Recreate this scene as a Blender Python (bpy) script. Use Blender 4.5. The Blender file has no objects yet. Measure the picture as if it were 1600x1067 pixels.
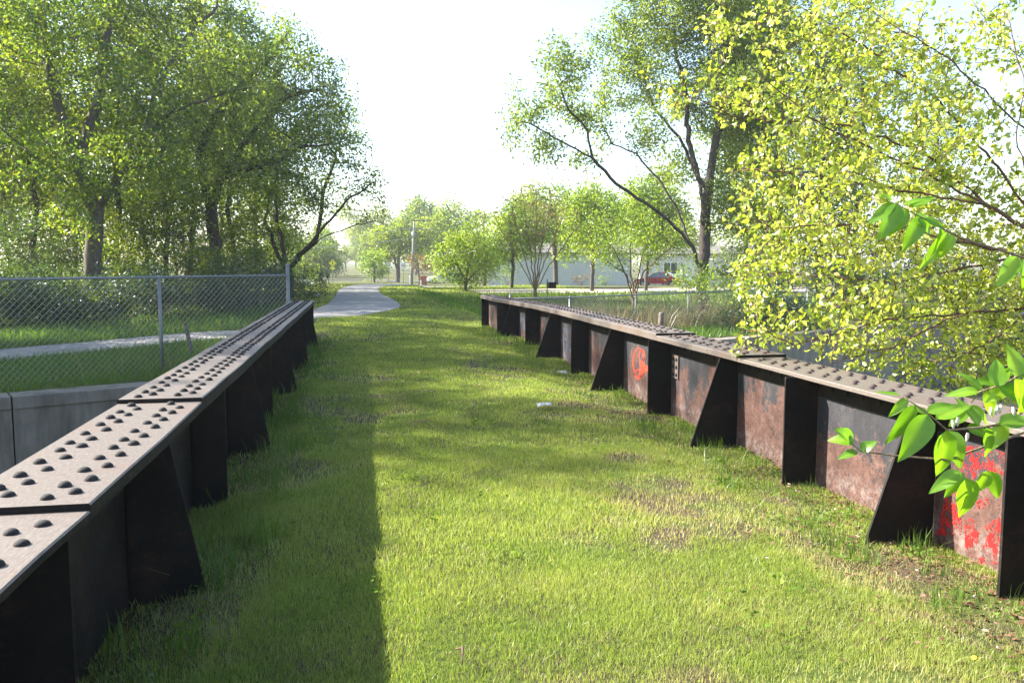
import bpy, bmesh, math, random
import numpy as np
from mathutils import Vector, Matrix

S = bpy.context.scene
COL = S.collection
rng = np.random.default_rng(7)
random.seed(7)
rad = math.radians

# ------------------------------------------------------------------ camera
F_PX = 1300.0
PITCH = math.atan(123.5 / 1300)
YAW = math.atan(240 / 1300 * math.cos(PITCH))
EYE = np.array([0.0, 0.0, 1.6])
cam = bpy.data.cameras.new("camera")
cam.sensor_width = 36.0
cam.lens = 36.0 * F_PX / 1600
cam.clip_start = 0.05
cam.clip_end = 3000
camo = bpy.data.objects.new("camera", cam)
COL.objects.link(camo)
camo.location = EYE
camo.rotation_euler = (math.pi / 2 - PITCH, 0, -YAW)
S.camera = camo

# ------------------------------------------------------------------ sky, sun, exposure
SUN = np.array([-1.275, 0.62, 1.0]); SUN /= np.linalg.norm(SUN)
world = bpy.data.worlds.new("World"); S.world = world
world.use_nodes = True
wn = world.node_tree
bg = wn.nodes["Background"]
sky = wn.nodes.new("ShaderNodeTexSky")
sky.sky_type = 'NISHITA'
sky.sun_disc = False
sky.sun_elevation = math.asin(SUN[2])
sky.sun_rotation = math.atan2(SUN[0], SUN[1])
sky.air_density = 1.0
sky.dust_density = 1.2
sky.ozone_density = 1.0
wn.links.new(sky.outputs[0], bg.inputs[0])
bg.inputs[1].default_value = 0.10
sl = bpy.data.lights.new("sun", 'SUN')
sl.energy = 5.0; sl.angle = rad(0.53); sl.color = (1.0, 0.95, 0.86)
so = bpy.data.objects.new("sun", sl); COL.objects.link(so)
so.rotation_euler = Vector(SUN).to_track_quat('Z', 'Y').to_euler()
S.view_settings.view_transform = 'Standard'
S.view_settings.look = 'None'
S.view_settings.exposure = 2.15
S.view_settings.gamma = 1.0
S.cycles.max_bounces = 7
S.cycles.diffuse_bounces = 3
S.cycles.glossy_bounces = 2
S.cycles.transmission_bounces = 5
S.cycles.transparent_max_bounces = 8
S.cycles.volume_bounces = 1
S.cycles.use_denoising = True
S.cycles.denoiser = 'OPENIMAGEDENOISE'
S.cycles.denoising_prefilter = 'NONE'
S.cycles.sample_clamp_indirect = 6.0

# ------------------------------------------------------------------ where the photograph's rays go
_F = np.array([math.sin(YAW) * math.cos(PITCH), math.cos(YAW) * math.cos(PITCH), -math.sin(PITCH)])
_R = np.array([math.cos(YAW), -math.sin(YAW), 0.0])
_U = np.array([math.sin(YAW) * math.sin(PITCH), math.cos(YAW) * math.sin(PITCH), math.cos(PITCH)])
def ray(px, py): return _R * (px - 800) / F_PX + _U * (533.5 - py) / F_PX + _F
def at(px, py, d): return EYE + ray(px, py) * d
def on_ground(px, py, z=0.0):
    r = ray(px, py); return EYE + r * ((z - 1.6) / r[2])
def on_x(px, py, x):
    r = ray(px, py); return EYE + r * (x / r[0])

# ------------------------------------------------------------------ small helpers
def tag(o, label=None, cat=None, group=None, kind=None):
    if label: o['label'] = label
    if cat: o['category'] = cat
    if group: o['group'] = group
    if kind: o['kind'] = kind
    return o

def thing(name, loc, label, cat, group=None, rz=0.0):
    o = bpy.data.objects.new(name, None)
    o.empty_display_size = 0.2
    COL.objects.link(o)
    o.location = loc; o.rotation_euler = (0, 0, rz)
    return tag(o, label, cat, group)

def put(o, parent=None, world_coords=True):
    COL.objects.link(o)
    if parent is not None:
        o.parent = parent
        if world_coords:
            m = Matrix.Translation(parent.location) @ parent.rotation_euler.to_matrix().to_4x4()
            o.data.transform(m.inverted())
    return o

class MB:
    """collects faces for one mesh object"""
    def __init__(s): s.v = []; s.f = []; s.m = []; s.sm = []
    def face(s, pts, mi=0, smooth=False):
        b = len(s.v); s.v += [tuple(p) for p in pts]; s.f.append(tuple(range(b, b + len(pts)))); s.m.append(mi); s.sm.append(smooth)
    def box(s, lo, hi, mi=0):
        x0, y0, z0 = lo; x1, y1, z1 = hi; b = len(s.v)
        s.v += [(x0,y0,z0),(x1,y0,z0),(x1,y1,z0),(x0,y1,z0),(x0,y0,z1),(x1,y0,z1),(x1,y1,z1),(x0,y1,z1)]
        for q in ((0,3,2,1),(4,5,6,7),(0,1,5,4),(1,2,6,5),(2,3,7,6),(3,0,4,7)):
            s.f.append(tuple(b + i for i in q)); s.m.append(mi); s.sm.append(False)
    def prism(s, poly, axis, a, b_, mi=0):
        """poly of 2-D points, extruded along axis (0,1,2) from a to b_"""
        n = len(poly); b = len(s.v)
        def P(p, t):
            return (t, p[0], p[1]) if axis == 0 else ((p[0], t, p[1]) if axis == 1 else (p[0], p[1], t))
        s.v += [P(p, a) for p in poly] + [P(p, b_) for p in poly]
        s.f.append(tuple(b + i for i in range(n))[::-1]); s.f.append(tuple(b + n + i for i in range(n)))
        s.m += [mi, mi]; s.sm += [False, False]
        for i in range(n):
            j = (i + 1) % n
            s.f.append((b + i, b + j, b + n + j, b + n + i)); s.m.append(mi); s.sm.append(False)
    def tube(s, pts, r, n=8, mi=0, caps=True, smooth=True):
        pts = [np.asarray(p, float) for p in pts]
        rs = r if hasattr(r, '__len__') else [r] * len(pts)
        u = None; b = len(s.v)
        for i, p in enumerate(pts):
            t = pts[min(i + 1, len(pts) - 1)] - pts[max(i - 1, 0)]
            t = t / (np.linalg.norm(t) + 1e-9)
            if u is None:
                u = np.cross(t, (0, 0, 1.0) if abs(t[2]) < .9 else (1.0, 0, 0))
            u = u - t * (u @ t); u /= np.linalg.norm(u) + 1e-9
            w = np.cross(t, u)
            for k in range(n):
                a = 2 * math.pi * k / n
                s.v.append(tuple(p + rs[i] * (math.cos(a) * u + math.sin(a) * w)))
        for i in range(len(pts) - 1):
            for k in range(n):
                k2 = (k + 1) % n
                s.f.append((b + i*n + k, b + i*n + k2, b + (i+1)*n + k2, b + (i+1)*n + k)); s.m.append(mi); s.sm.append(smooth)
        if caps:
            s.f.append(tuple(b + k for k in range(n))[::-1]); s.m.append(mi); s.sm.append(False)
            e = b + (len(pts) - 1) * n
            s.f.append(tuple(e + k for k in range(n))); s.m.append(mi); s.sm.append(False)
    def dome(s, c, r, h, axis=2, sign=1, n=12, mi=0):
        """rivet head: a low button"""
        c = np.asarray(c, float); b = len(s.v)
        e = [np.eye(3)[(axis + 1) % 3], np.eye(3)[(axis + 2) % 3], np.eye(3)[axis] * sign]
        rings = [(1.0, -0.05), (0.98, 0.22), (0.82, 0.6), (0.5, 0.9)]
        for rr, hh in rings:
            for k in range(n):
                a = 2 * math.pi * k / n
                s.v.append(tuple(c + e[0] * r * rr * math.cos(a) + e[1] * r * rr * math.sin(a) + e[2] * h * hh))
        s.v.append(tuple(c + e[2] * h)); top = len(s.v) - 1
        for i in range(len(rings) - 1):
            for k in range(n):
                k2 = (k + 1) % n
                q = (b + i*n + k, b + i*n + k2, b + (i+1)*n + k2, b + (i+1)*n + k)
                s.f.append(q if sign > 0 else q[::-1]); s.m.append(mi); s.sm.append(True)
        i = (len(rings) - 1) * n
        for k in range(n):
            q = (b + i + k, b + i + (k + 1) % n, top)
            s.f.append(q if sign > 0 else q[::-1]); s.m.append(mi); s.sm.append(True)
    def build(s, name, mats, parent=None, world_coords=True, bevel=0.0):
        me = bpy.data.meshes.new(name)
        me.from_pydata(s.v, [], s.f)
        mats = mats if isinstance(mats, (list, tuple)) else [mats]
        for m in mats: me.materials.append(m)
        me.polygons.foreach_set('material_index', s.m)
        me.polygons.foreach_set('use_smooth', s.sm)
        me.update()
        o = bpy.data.objects.new(name, me)
        put(o, parent, world_coords)
        if bevel:
            md = o.modifiers.new('bevel', 'BEVEL'); md.width = bevel; md.segments = 2; md.limit_method = 'ANGLE'; md.angle_limit = rad(40)
        return o

def np_mesh(name, verts, faces_flat, totals, mat, parent=None, tint=None, smooth=False):
    me = bpy.data.meshes.new(name)
    verts = np.ascontiguousarray(verts, dtype=np.float32)
    me.vertices.add(len(verts)); me.vertices.foreach_set('co', verts.ravel())
    me.loops.add(len(faces_flat)); me.loops.foreach_set('vertex_index', np.ascontiguousarray(faces_flat, dtype=np.int32))
    totals = np.ascontiguousarray(totals, dtype=np.int32)
    me.polygons.add(len(totals))
    starts = np.concatenate([[0], np.cumsum(totals)[:-1]]).astype(np.int32)
    me.polygons.foreach_set('loop_start', starts)
    try: me.polygons.foreach_set('loop_total', totals)
    except Exception: pass
    if smooth: me.polygons.foreach_set('use_smooth', np.ones(len(totals), dtype=bool))
    if tint is not None:
        a = me.attributes.new('tint', 'FLOAT', 'POINT'); a.data.foreach_set('value', np.ascontiguousarray(tint, dtype=np.float32))
    me.update(calc_edges=True); me.validate()
    me.materials.append(mat)
    o = bpy.data.objects.new(name, me)
    return put(o, parent)

def sstep(a, b, x):
    t = np.clip((x - a) / (b - a), 0, 1); return t * t * (3 - 2 * t)

_tab = np.random.default_rng(3).random((256, 256))
def noise2(x, y):
    x = np.asarray(x, float); y = np.asarray(y, float)
    xi = np.floor(x).astype(int); yi = np.floor(y).astype(int)
    fx = x - xi; fy = y - yi; fx = fx*fx*(3-2*fx); fy = fy*fy*(3-2*fy)
    g = lambda a, b: _tab[a % 256, b % 256]
    return (g(xi,yi)*(1-fx)*(1-fy) + g(xi+1,yi)*fx*(1-fy) + g(xi,yi+1)*(1-fx)*fy + g(xi+1,yi+1)*fx*fy)
def fbm(x, y): return .5*noise2(x, y) + .3*noise2(x*2.1+7, y*2.1+3) + .2*noise2(x*4.3+1, y*4.3+9)

# ------------------------------------------------------------------ materials
class NT:
    def __init__(s, name):
        s.m = bpy.data.materials.new(name); s.m.use_nodes = True
        s.t = s.m.node_tree; s.t.nodes.clear()
        s.out = s.n('ShaderNodeOutputMaterial')
    def n(s, typ, **kw):
        nd = s.t.nodes.new(typ)
        for k, v in kw.items(): setattr(nd, k, v)
        return nd
    def l(s, a, b): s.t.links.new(a, b)
    def pos(s): return s.n('ShaderNodeNewGeometry').outputs['Position']
    def mapped(s, src, scale):
        mp = s.n('ShaderNodeMapping'); mp.inputs['Scale'].default_value = scale; s.l(src, mp.inputs['Vector']); return mp.outputs[0]
    def noise(s, vec, scale, detail=4, rough=.55):
        nd = s.n('ShaderNodeTexNoise'); nd.inputs['Scale'].default_value = scale; nd.inputs['Detail'].default_value = detail
        nd.inputs['Roughness'].default_value = rough; s.l(vec, nd.inputs['Vector']); return nd.outputs['Fac']
    def ramp(s, fac, stops):
        r = s.n('ShaderNodeValToRGB'); e = r.color_ramp.elements
        while len(e) < len(stops): e.new(.5)
        for el, (p, c) in zip(e, stops):
            el.position = p; el.color = (c, c, c, 1) if isinstance(c, (int, float)) else (*c, 1)
        s.l(fac, r.inputs[0]); return r.outputs[0]
    def mix(s, fac, a, b, mode='MIX'):
        m = s.n('ShaderNodeMix', data_type='RGBA', blend_type=mode)
        if isinstance(fac, (int, float)): m.inputs[0].default_value = fac
        else: s.l(fac, m.inputs[0])
        for v, i in ((a, 6), (b, 7)):
            if isinstance(v, tuple): m.inputs[i].default_value = (*v, 1)
            else: s.l(v, m.inputs[i])
        return m.outputs[2]
    def math(s, op, a, b=0.0, clamp=False):
        m = s.n('ShaderNodeMath', operation=op, use_clamp=clamp)
        for v, i in ((a, 0), (b, 1)):
            if isinstance(v, (int, float)): m.inputs[i].default_value = v
            else: s.l(v, m.inputs[i])
        return m.outputs[0]
    def bump(s, h, strength=.3, dist=.02):
        b = s.n('ShaderNodeBump'); b.inputs['Strength'].default_value = strength; b.inputs['Distance'].default_value = dist
        s.l(h, b.inputs['Height']); return b.outputs[0]
    def principled(s, color, rough=.6, metal=0.0, normal=None, spec=.5):
        p = s.n('ShaderNodeBsdfPrincipled')
        if isinstance(color, tuple): p.inputs['Base Color'].default_value = (*color, 1)
        else: s.l(color, p.inputs['Base Color'])
        if isinstance(rough, (int, float)): p.inputs['Roughness'].default_value = rough
        else: s.l(rough, p.inputs['Roughness'])
        p.inputs['Metallic'].default_value = metal
        p.inputs['Specular IOR Level'].default_value = spec
        if normal is not None: s.l(normal, p.inputs['Normal'])
        return p.outputs[0]
    def done(s, surf): s.l(surf, s.out.inputs['Surface']); return s.m

def plain(name, c, rough=.6, metal=0.0, var=.25, scale=8.0, bump=.1):
    t = NT(name); p = t.pos(); f = t.noise(p, scale, 5)
    col = t.ramp(f, [(.3, tuple(x*(1-var) for x in c)), (.7, tuple(min(1, x*(1+var)) for x in c))])
    return t.done(t.principled(col, rough, metal, t.bump(t.noise(p, scale*6, 3), bump, .01)))

def m_leaf(name, c0, c1, c2, trans=.45, gloss=.06, tcol=None):
    """leaf: diffuse + translucent + a weak gloss, hue varied leaf by leaf"""
    t = NT(name)
    a = t.n('ShaderNodeAttribute', attribute_name='tint').outputs['Fac']
    col = t.ramp(a, [(0.0, c0), (.5, c1), (1.0, c2)])
    d = t.n('ShaderNodeBsdfDiffuse'); t.l(col, d.inputs[0])
    tr = t.n('ShaderNodeBsdfTranslucent')
    warm = t.mix(1.0, col, tcol or (1.0, .95, .45), 'MULTIPLY')
    bright = t.mix(1.0, warm, (1.7, 1.7, 1.7), 'MULTIPLY')
    t.l(bright, tr.inputs[0])
    mx = t.n('ShaderNodeMixShader'); mx.inputs[0].default_value = trans; t.l(d.outputs[0], mx.inputs[1]); t.l(tr.outputs[0], mx.inputs[2])
    g = t.n('ShaderNodeBsdfGlossy'); g.inputs['Roughness'].default_value = .38; g.inputs[0].default_value = (1, 1, 1, 1)
    m2 = t.n('ShaderNodeMixShader'); m2.inputs[0].default_value = gloss; t.l(mx.outputs[0], m2.inputs[1]); t.l(g.outputs[0], m2.inputs[2])
    return t.done(m2.outputs[0])

def m_bark(name, c, scale=6):
    t = NT(name); p = t.pos()
    v = t.mapped(p, (1, 1, .25))
    f = t.noise(v, scale*3, 6, .65)
    col = t.ramp(f, [(.3, tuple(x*.45 for x in c)), (.55, c), (.8, tuple(x*1.5 for x in c))])
    return t.done(t.principled(col, .9, 0, t.bump(f, .7, .03), .2))

M = {}
M['bark_dark'] = m_bark('bark_dark', (.062, .050, .040))
M['bark_grey'] = m_bark('bark_grey', (.11, .095, .08))
M['bark_twig'] = m_bark('bark_twig', (.16, .115, .07), 20)
M['twig_tan'] = m_bark('twig_tan', (.30, .22, .14), 40)
M['twig_pale'] = m_bark('twig_pale', (.24, .17, .10), 20)
M['bark_red'] = m_bark('bark_red', (.17, .10, .07), 10)
M['leaf_wood'] = m_leaf('leaf_wood', (.026, .066, .012), (.095, .16, .020), (.26, .31, .035), .6, .03)
M['leaf_back'] = m_leaf('leaf_back', (.035, .075, .014), (.12, .175, .020), (.28, .31, .035), .62, .03)
M['leaf_willow'] = m_leaf('leaf_willow', (.06, .105, .018), (.14, .20, .028), (.25, .30, .05), .58, .03)
M['leaf_bright'] = m_leaf('leaf_bright', (.13, .20, .020), (.33, .375, .045), (.52, .525, .12), .5, .05, (1, 1, .6))
M['leaf_shrub'] = m_leaf('leaf_shrub', (.08, .155, .02), (.17, .255, .03), (.28, .34, .06), .55, .03)
M['leaf_tan'] = m_leaf('leaf_tan', (.12, .125, .04), (.17, .16, .055), (.22, .19, .08), .45, .03)
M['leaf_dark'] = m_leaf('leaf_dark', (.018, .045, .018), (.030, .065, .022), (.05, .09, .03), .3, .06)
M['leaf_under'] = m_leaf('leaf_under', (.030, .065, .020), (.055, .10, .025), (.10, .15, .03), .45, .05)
M['leaf_weed'] = m_leaf('leaf_weed', (.07, .13, .025), (.13, .21, .035), (.20, .26, .06), .4, .0)
M['leaf_honey'] = m_leaf('leaf_honey', (.09, .20, .014), (.16, .31, .02), (.28, .41, .03), .52, .03, (1, 1, .35))
M['leaf_red'] = m_leaf('leaf_red', (.15, .07, .03), (.20, .11, .04), (.16, .14, .04), .4, .04)
M['grass'] = m_leaf('grass', (.10, .165, .030), (.26, .315, .075), (.45, .40, .20), .42, .015, (1, 1, .5))
M['grass_deep'] = m_leaf('grass_deep', (.05, .10, .02), (.10, .175, .03), (.20, .26, .06), .42, .02, (1, 1, .5))
M['dry_stalk'] = m_leaf('dry_stalk', (.20, .15, .08), (.28, .22, .13), (.36, .30, .19), .25, .03, (1, .9, .6))
M['dead_leaf'] = m_leaf('dead_leaf', (.09, .045, .028), (.15, .075, .045), (.24, .15, .09), .15, .04, (1, .7, .4))

def m_ground():
    t = NT('lawn_soil'); p = t.pos()
    f = t.noise(p, 1.4, 6, .6); g = t.noise(p, 14, 5, .7)
    c = t.ramp(g, [(.25, (.050, .075, .018)), (.5, (.085, .12, .026)), (.75, (.13, .145, .04))])
    dirt = t.ramp(g, [(.3, (.055, .04, .028)), (.7, (.13, .095, .065))])
    col = t.mix(t.ramp(f, [(.42, 0.0), (.58, 1.0)]), c, dirt)
    return t.done(t.principled(col, .95, 0, t.bump(t.noise(p, 40, 5, .7), .8, .04), .1))
M['ground'] = m_ground()

def m_concrete(name, c, stain=.5):
    t = NT(name); p = t.pos()
    f = t.noise(p, 1.6, 7, .65); s_ = t.noise(t.mapped(p, (2.2, 2.2, .35)), 2.0, 6, .6)
    base = t.ramp(f, [(.3, tuple(x*.72 for x in c)), (.7, tuple(x*1.12 for x in c))])
    col = t.mix(t.ramp(s_, [(.45, 0.0), (.75, stain)]), base, tuple(x*.35 for x in c))
    sp = t.noise(p, 60, 3, .8)
    col = t.mix(t.ramp(sp, [(.62, 0.0), (.75, .35)]), col, tuple(x*.5 for x in c))
    return t.done(t.principled(col, .9, 0, t.bump(t.noise(p, 50, 4, .7), .25, .01), .2))
M['path'] = m_concrete('path_concrete', (.30, .28, .265), .25)
M['wall'] = m_concrete('wall_concrete', (.26, .225, .18), .95)
M['drive'] = m_concrete('drive_concrete', (.40, .34, .29), .1)
M['asphalt'] = m_concrete('asphalt', (.13, .13, .135), .1)

def m_flange():
    """walked-on flange plate: brown paint worn to dull, streaked steel"""
    t = NT('flange_steel'); p = t.pos()
    fine = t.noise(t.mapped(p, (24, 5, 24)), 5, 6, .7)
    big = t.noise(p, 2.2, 5, .6)
    col = t.ramp(fine, [(.25, (.090, .072, .060)), (.55, (.160, .132, .112)), (.8, (.265, .228, .198))])
    col = t.mix(t.ramp(big, [(.52, 0.0), (.75, .5)]), col, (.16, .085, .055))
    sp = t.noise(p, 90, 3, .8)
    col = t.mix(t.ramp(sp, [(.60, 0.0), (.72, .5)]), col, (.07, .05, .045))
    return t.done(t.principled(col, t.ramp(fine, [(.2, .62), (.8, .45)]), .25, t.bump(fine, .12, .004), .4))
M['flange'] = m_flange()

def m_black():
    t = NT('black_steel'); p = t.pos()
    f = t.noise(p, 5, 6, .65); g = t.noise(p, 40, 4, .7)
    col = t.ramp(f, [(.35, (.0055, .005, .0045)), (.6, (.011, .009, .0075)), (.8, (.026, .018, .014))])
    col = t.mix(t.ramp(g, [(.56, 0.0), (.72, .6)]), col, (.05, .03, .022))
    col = t.mix(t.math('MULTIPLY', t.ramp(t.noise(p, 3.1, 7, .7), [(.50, 0.0), (.66, .8)]), t.ramp(g, [(.35, .3), (.6, 1.0)])), col, (.045, .026, .019))
    return t.done(t.principled(col, t.ramp(g, [(.3, .6), (.7, .85)]), 0, t.bump(g, .25, .006), .2))
M['black'] = m_black()
M['rivet'] = plain('rivet_steel', (.012, .010, .009), .85, .0, .4, 30, .2)
M['rivet_brown'] = plain('rivet_brown', (.05, .032, .026), .8, .0, .35, 30, .2)

def m_web():
    """black paint flaking off red-brown primer, more of it low down"""
    t = NT('web_rust'); p = t.pos()
    sep = t.n('ShaderNodeSeparateXYZ'); t.l(p, sep.inputs[0])
    z = sep.outputs['Z']
    big = t.noise(t.mapped(p, (1, 1.4, .9)), 2.2, 7, .68)
    fine = t.noise(p, 26, 6, .75)
    grime = t.noise(t.mapped(p, (1, 3, 1.2)), 2.4, 6, .65)
    mask = t.math('ADD', t.math('MULTIPLY', big, .75), t.math('MULTIPLY', fine, .45))
    mask = t.math('ADD', mask, t.math('MULTIPLY', z, -.28))
    k = t.ramp(mask, [(.495, 0.0), (.53, 1.0)])
    paint = t.ramp(grime, [(.3, (.018, .018, .021)), (.55, (.034, .034, .038)), (.8, (.075, .066, .062))])
    rust = t.ramp(t.noise(p, 11, 6, .7), [(.3, (.055, .028, .021)), (.55, (.110, .056, .042)), (.8, (.175, .105, .082))])
    col = t.mix(k, paint, rust)
    pit = t.ramp(t.noise(p, 55, 4, .8), [(.55, 0.0), (.60, .85)])
    col = t.mix(pit, col, (.018, .014, .014))
    salt = t.math('MULTIPLY', t.ramp(z, [(.02, 1.0), (.12, 0.0)]), t.ramp(t.noise(p, 17, 6, .8), [(.45, 0.0), (.65, .5)]))
    col = t.mix(salt, col, (.30, .25, .23))
    return t.done(t.principled(col, .72, 0, t.bump(mask, .5, .006), .3))
M['web'] = m_web()

def m_paint(name, c, lo, hi, scale=13):
    """sprayed paint, flaked away in patches"""
    t = NT(name); p = t.pos()
    f = t.math('ADD', t.math('MULTIPLY', t.noise(p, scale, 6, .75), .7), t.math('MULTIPLY', t.noise(p, scale*5, 4, .8), .4))
    k = t.ramp(f, [(lo, 1.0), (hi, 0.0)])
    b = t.principled(c, .5, 0, None, .4)
    tr = t.n('ShaderNodeBsdfTransparent')
    mx = t.n('ShaderNodeMixShader'); t.l(k, mx.inputs[0]); t.l(tr.outputs[0], mx.inputs[1]); t.l(b, mx.inputs[2])
    return t.done(mx.outputs[0])
M['red_paint'] = m_paint('red_spray_paint', (.48, .014, .013), .50, .545)
M['orange_paint'] = m_paint('orange_spray_paint', (.55, .055, .03), .58, .66)
M['blue_paint'] = m_paint('blue_spray_paint', (.13, .16, .22), .46, .56, 9)
M['galv'] = plain('galvanised_steel', (.20, .21, .22), .55, .5, .12, 12, .05)
M['galv_wire'] = plain('galvanised_wire', (.42, .43, .44), .38, .6, .1, 12, .02)
M['weathered'] = plain('weathered_wood', (.14, .11, .085), .9, 0, .4, 14, .5)
M['white'] = plain('white_paint', (.74, .73, .70), .6, 0, .06, 10, .05)
M['paper'] = plain('paper_scrap', (.50, .48, .45), .8, 0, .12, 30, .1)
M['siding'] = plain('grey_siding', (.50, .54, .58), .6, 0, .05, 1.5, .05)
M['cream'] = plain('cream_siding', (.60, .56, .48), .65, 0, .06, 1.5, .05)
M['roof'] = plain('roof_shingle', (.12, .11, .10), .9, 0, .3, 9, .4)
M['glass'] = plain('dark_glass', (.03, .04, .05), .08, 0, .1, 2, 0)
M['carglass'] = plain('car_glass', (.16, .21, .22), .06, 0, .1, 2, 0)
M['car_red'] = plain('red_car_paint', (.48, .02, .036), .3, .05, .06, 2, 0)
M['car_grey'] = plain('grey_car_paint', (.52, .54, .56), .3, .1, .05, 2, 0)
M['car_white'] = plain('white_car_paint', (.78, .79, .80), .3, 0, .04, 2, 0)
M['rubber'] = plain('tyre_rubber', (.018, .018, .018), .85, 0, .2, 20, .2)
M['alloy'] = plain('wheel_alloy', (.5, .5, .5), .35, .8, .1, 10, 0)
M['lamp_red'] = plain('tail_lamp', (.40, .015, .012), .2, 0, .1, 4, 0)
M['yellow_sign'] = plain('yellow_sign', (.72, .70, .04), .5, 0, .04, 5, 0)
M['sign_grey'] = plain('sign_back', (.50, .52, .53), .45, .4, .08, 5, 0)
M['red_sign'] = plain('red_sign', (.55, .05, .05), .5, 0, .05, 5, 0)
M['rust_box'] = plain('rust_red_cabinet', (.34, .10, .06), .7, 0, .15, 4, .1)
M['pole'] = plain('pole_wood', (.26, .24, .22), .9, 0, .2, 5, .2)
M['wire'] = plain('cable', (.35, .36, .38), .5, .3, .05, 3, 0)
M['rock'] = plain('pale_rock', (.46, .45, .43), .9, 0, .2, 9, .4)
M['water'] = plain('creek_water', (.05, .055, .04), .08, 0, .2, 1, .1)
M['bud'] = plain('flower_bud', (.55, .52, .36), .6, 0, .1, 30, .1)
M['dandelion'] = plain('dandelion_yellow', (.75, .55, .02), .7, 0, .1, 90, .4)

# ------------------------------------------------------------------ terrain
XW_L, XW_R = -1.155, 3.455            # the two girder webs
def y_far(x): return 16.4 + .5 * x    # creek wall, far side (skewed to the bridge)
def y_near(x): return -1.2 + .5 * x
def H(x, y):
    x = np.asarray(x, float); y = np.asarray(y, float)
    left = -.45 * (1 - sstep(-3.6, -1.0, x)) * (1 - sstep(26, 40, y)) * (1 - .0 * x)
    right = -.50 * sstep(3.3, 5.0, x) * (1 - .55 * sstep(30, 46, y))
    right2 = -.14 * sstep(17, 20.5, y) * (1 - sstep(23, 27, y)) * sstep(1.6, 3.0, x) * (1 - sstep(3.3, 4.2, x))
    h = left + right + right2 - .08 * (1 - sstep(-1.15, -.45, x)) * (x > -1.3) * (1 - sstep(16, 19, y)) - .10 * sstep(2.2, 3.0, x) * (x < 3.6) * (1 - sstep(12, 17, y))
    h = h - .85 * sstep(60, 84, y)
    bumps = (fbm(x * .45 + 40, y * .45 + 40) - .5) * .07 * sstep(2.0, 6.0, y) + (fbm(x * .06 + 9, y * .06 + 5) - .5) * .5 * sstep(30, 70, y) * sstep(2.5, 9, np.abs(x))
    h = h + bumps
    rise = np.maximum(0, y - 150) * .004
    h = h + rise
    off = (x < XW_L) | (x > XW_R)
    chan = off & (y < y_far(x) + .3) & (y > y_near(x))
    return np.where(chan, -2.9 + (fbm(x*.5, y*.5) - .5) * .3, h)

def axis_lines(core, lo, hi, extra):
    a = list(core)
    d = core[1] - core[0]; x = core[0]
    while x > lo: d *= 1.16; x -= d; a.append(x)
    d = core[-1] - core[-2]; x = core[-1]
    while x < hi: d *= 1.16; x += d; a.append(x)
    return np.array(sorted(set([round(v, 4) for v in a + list(extra)])))
gx = axis_lines(np.arange(-16, 34.01, .25), -230, 230, (XW_L - .006, XW_L + .006, XW_R - .006, XW_R + .006))
gy = axis_lines(np.arange(-3, 34.01, .2), -40, 520, ())
GX, GY = np.meshgrid(gx, gy)
GZ = H(GX, GY)
nx, ny = len(gx), len(gy)
vv = np.stack([GX.ravel(), GY.ravel(), GZ.ravel()], 1)
idx = np.arange(nx * ny).reshape(ny, nx)
q = np.stack([idx[:-1, :-1], idx[:-1, 1:], idx[1:, 1:], idx[1:, :-1]], -1).reshape(-1, 4)
gr = np_mesh('ground', vv, q.ravel(), np.full(len(q), 4), M['ground'])
tag(gr, kind='structure')

def Hs(x, y): return float(H(x, y))
def on_terrain(px, py, it=6):
    z = 0.0
    for _ in range(it):
        p = on_ground(px, py, z); z = Hs(p[0], p[1])
    return np.array([p[0], p[1], z])

# water in the creek
wb = MB(); wb.face([(-60, -14, -2.72), (XW_L - .3, -14, -2.72), (XW_L - .3, 16, -2.72), (-60, -12, -2.72)]); wb.face([(XW_R + .3, -2, -2.72), (60, 20, -2.72), (60, 46, -2.72), (XW_R + .3, 18, -2.72)])
tag(wb.build('water', M['water']), kind='structure')

# paved path: comes from the left behind the fence, swings away to the horizon
def spline(pts, n=10):
    pts = np.array(pts, float); P = [pts[0], *pts, pts[-1]]; out = []
    for i in range(len(pts) - 1):
        p0, p1, p2, p3 = P[i], P[i+1], P[i+2], P[i+3]
        for k in range(n):
            t = k / n
            out.append(.5 * ((2*p1) + (-p0+p2)*t + (2*p0-5*p1+4*p2-p3)*t*t + (-p0+3*p1-3*p2+p3)*t**3))
    out.append(pts[-1]); return np.array(out)
def inside(poly, x, y):
    r_ = np.zeros(len(x), bool)
    for (x0, y0), (x1, y1) in zip(poly, np.roll(poly, -1, 0)):
        c = (y0 > y) != (y1 > y)
        r_ ^= c & (x < (x1 - x0) * (y - y0) / (y1 - y0 + 1e-12) + x0)
    return r_
def ribbon(name, left, right, mat, lift=.028, n=10, skirt=.12):
    L, Rr = spline(left, n), spline(right, n); mb = MB()
    rows = []
    for a, b in zip(L, Rr):
        row = []
        for k in range(7):
            p = a + (b - a) * k / 6; row.append((p[0], p[1], Hs(p[0], p[1]) + lift))
        rows.append(row)
    base = []
    for row in rows:
        r = [(row[0][0], row[0][1], row[0][2] - skirt)] + row + [(row[-1][0], row[-1][1], row[-1][2] - skirt)]
        base.append(len(mb.v)); mb.v += r
    for i in range(len(rows) - 1):
        for k in range(8):
            mb.f.append((base[i] + k, base[i] + k + 1, base[i+1] + k + 1, base[i+1] + k)); mb.m.append(0); mb.sm.append(False)
    return tag(mb.build(name, mat), kind='structure')
PL = [(-14, 16.4), (-8.31, 21.2), (-5.6, 24.3), (-3.2, 26.2), (-1.9, 28.2), (-1.25, 31.5), (-1.10, 37.5), (-1.10, 47.5), (-.85, 55.5), (.4, 61), (3.2, 64.5), (8, 67), (17, 70)]
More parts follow.
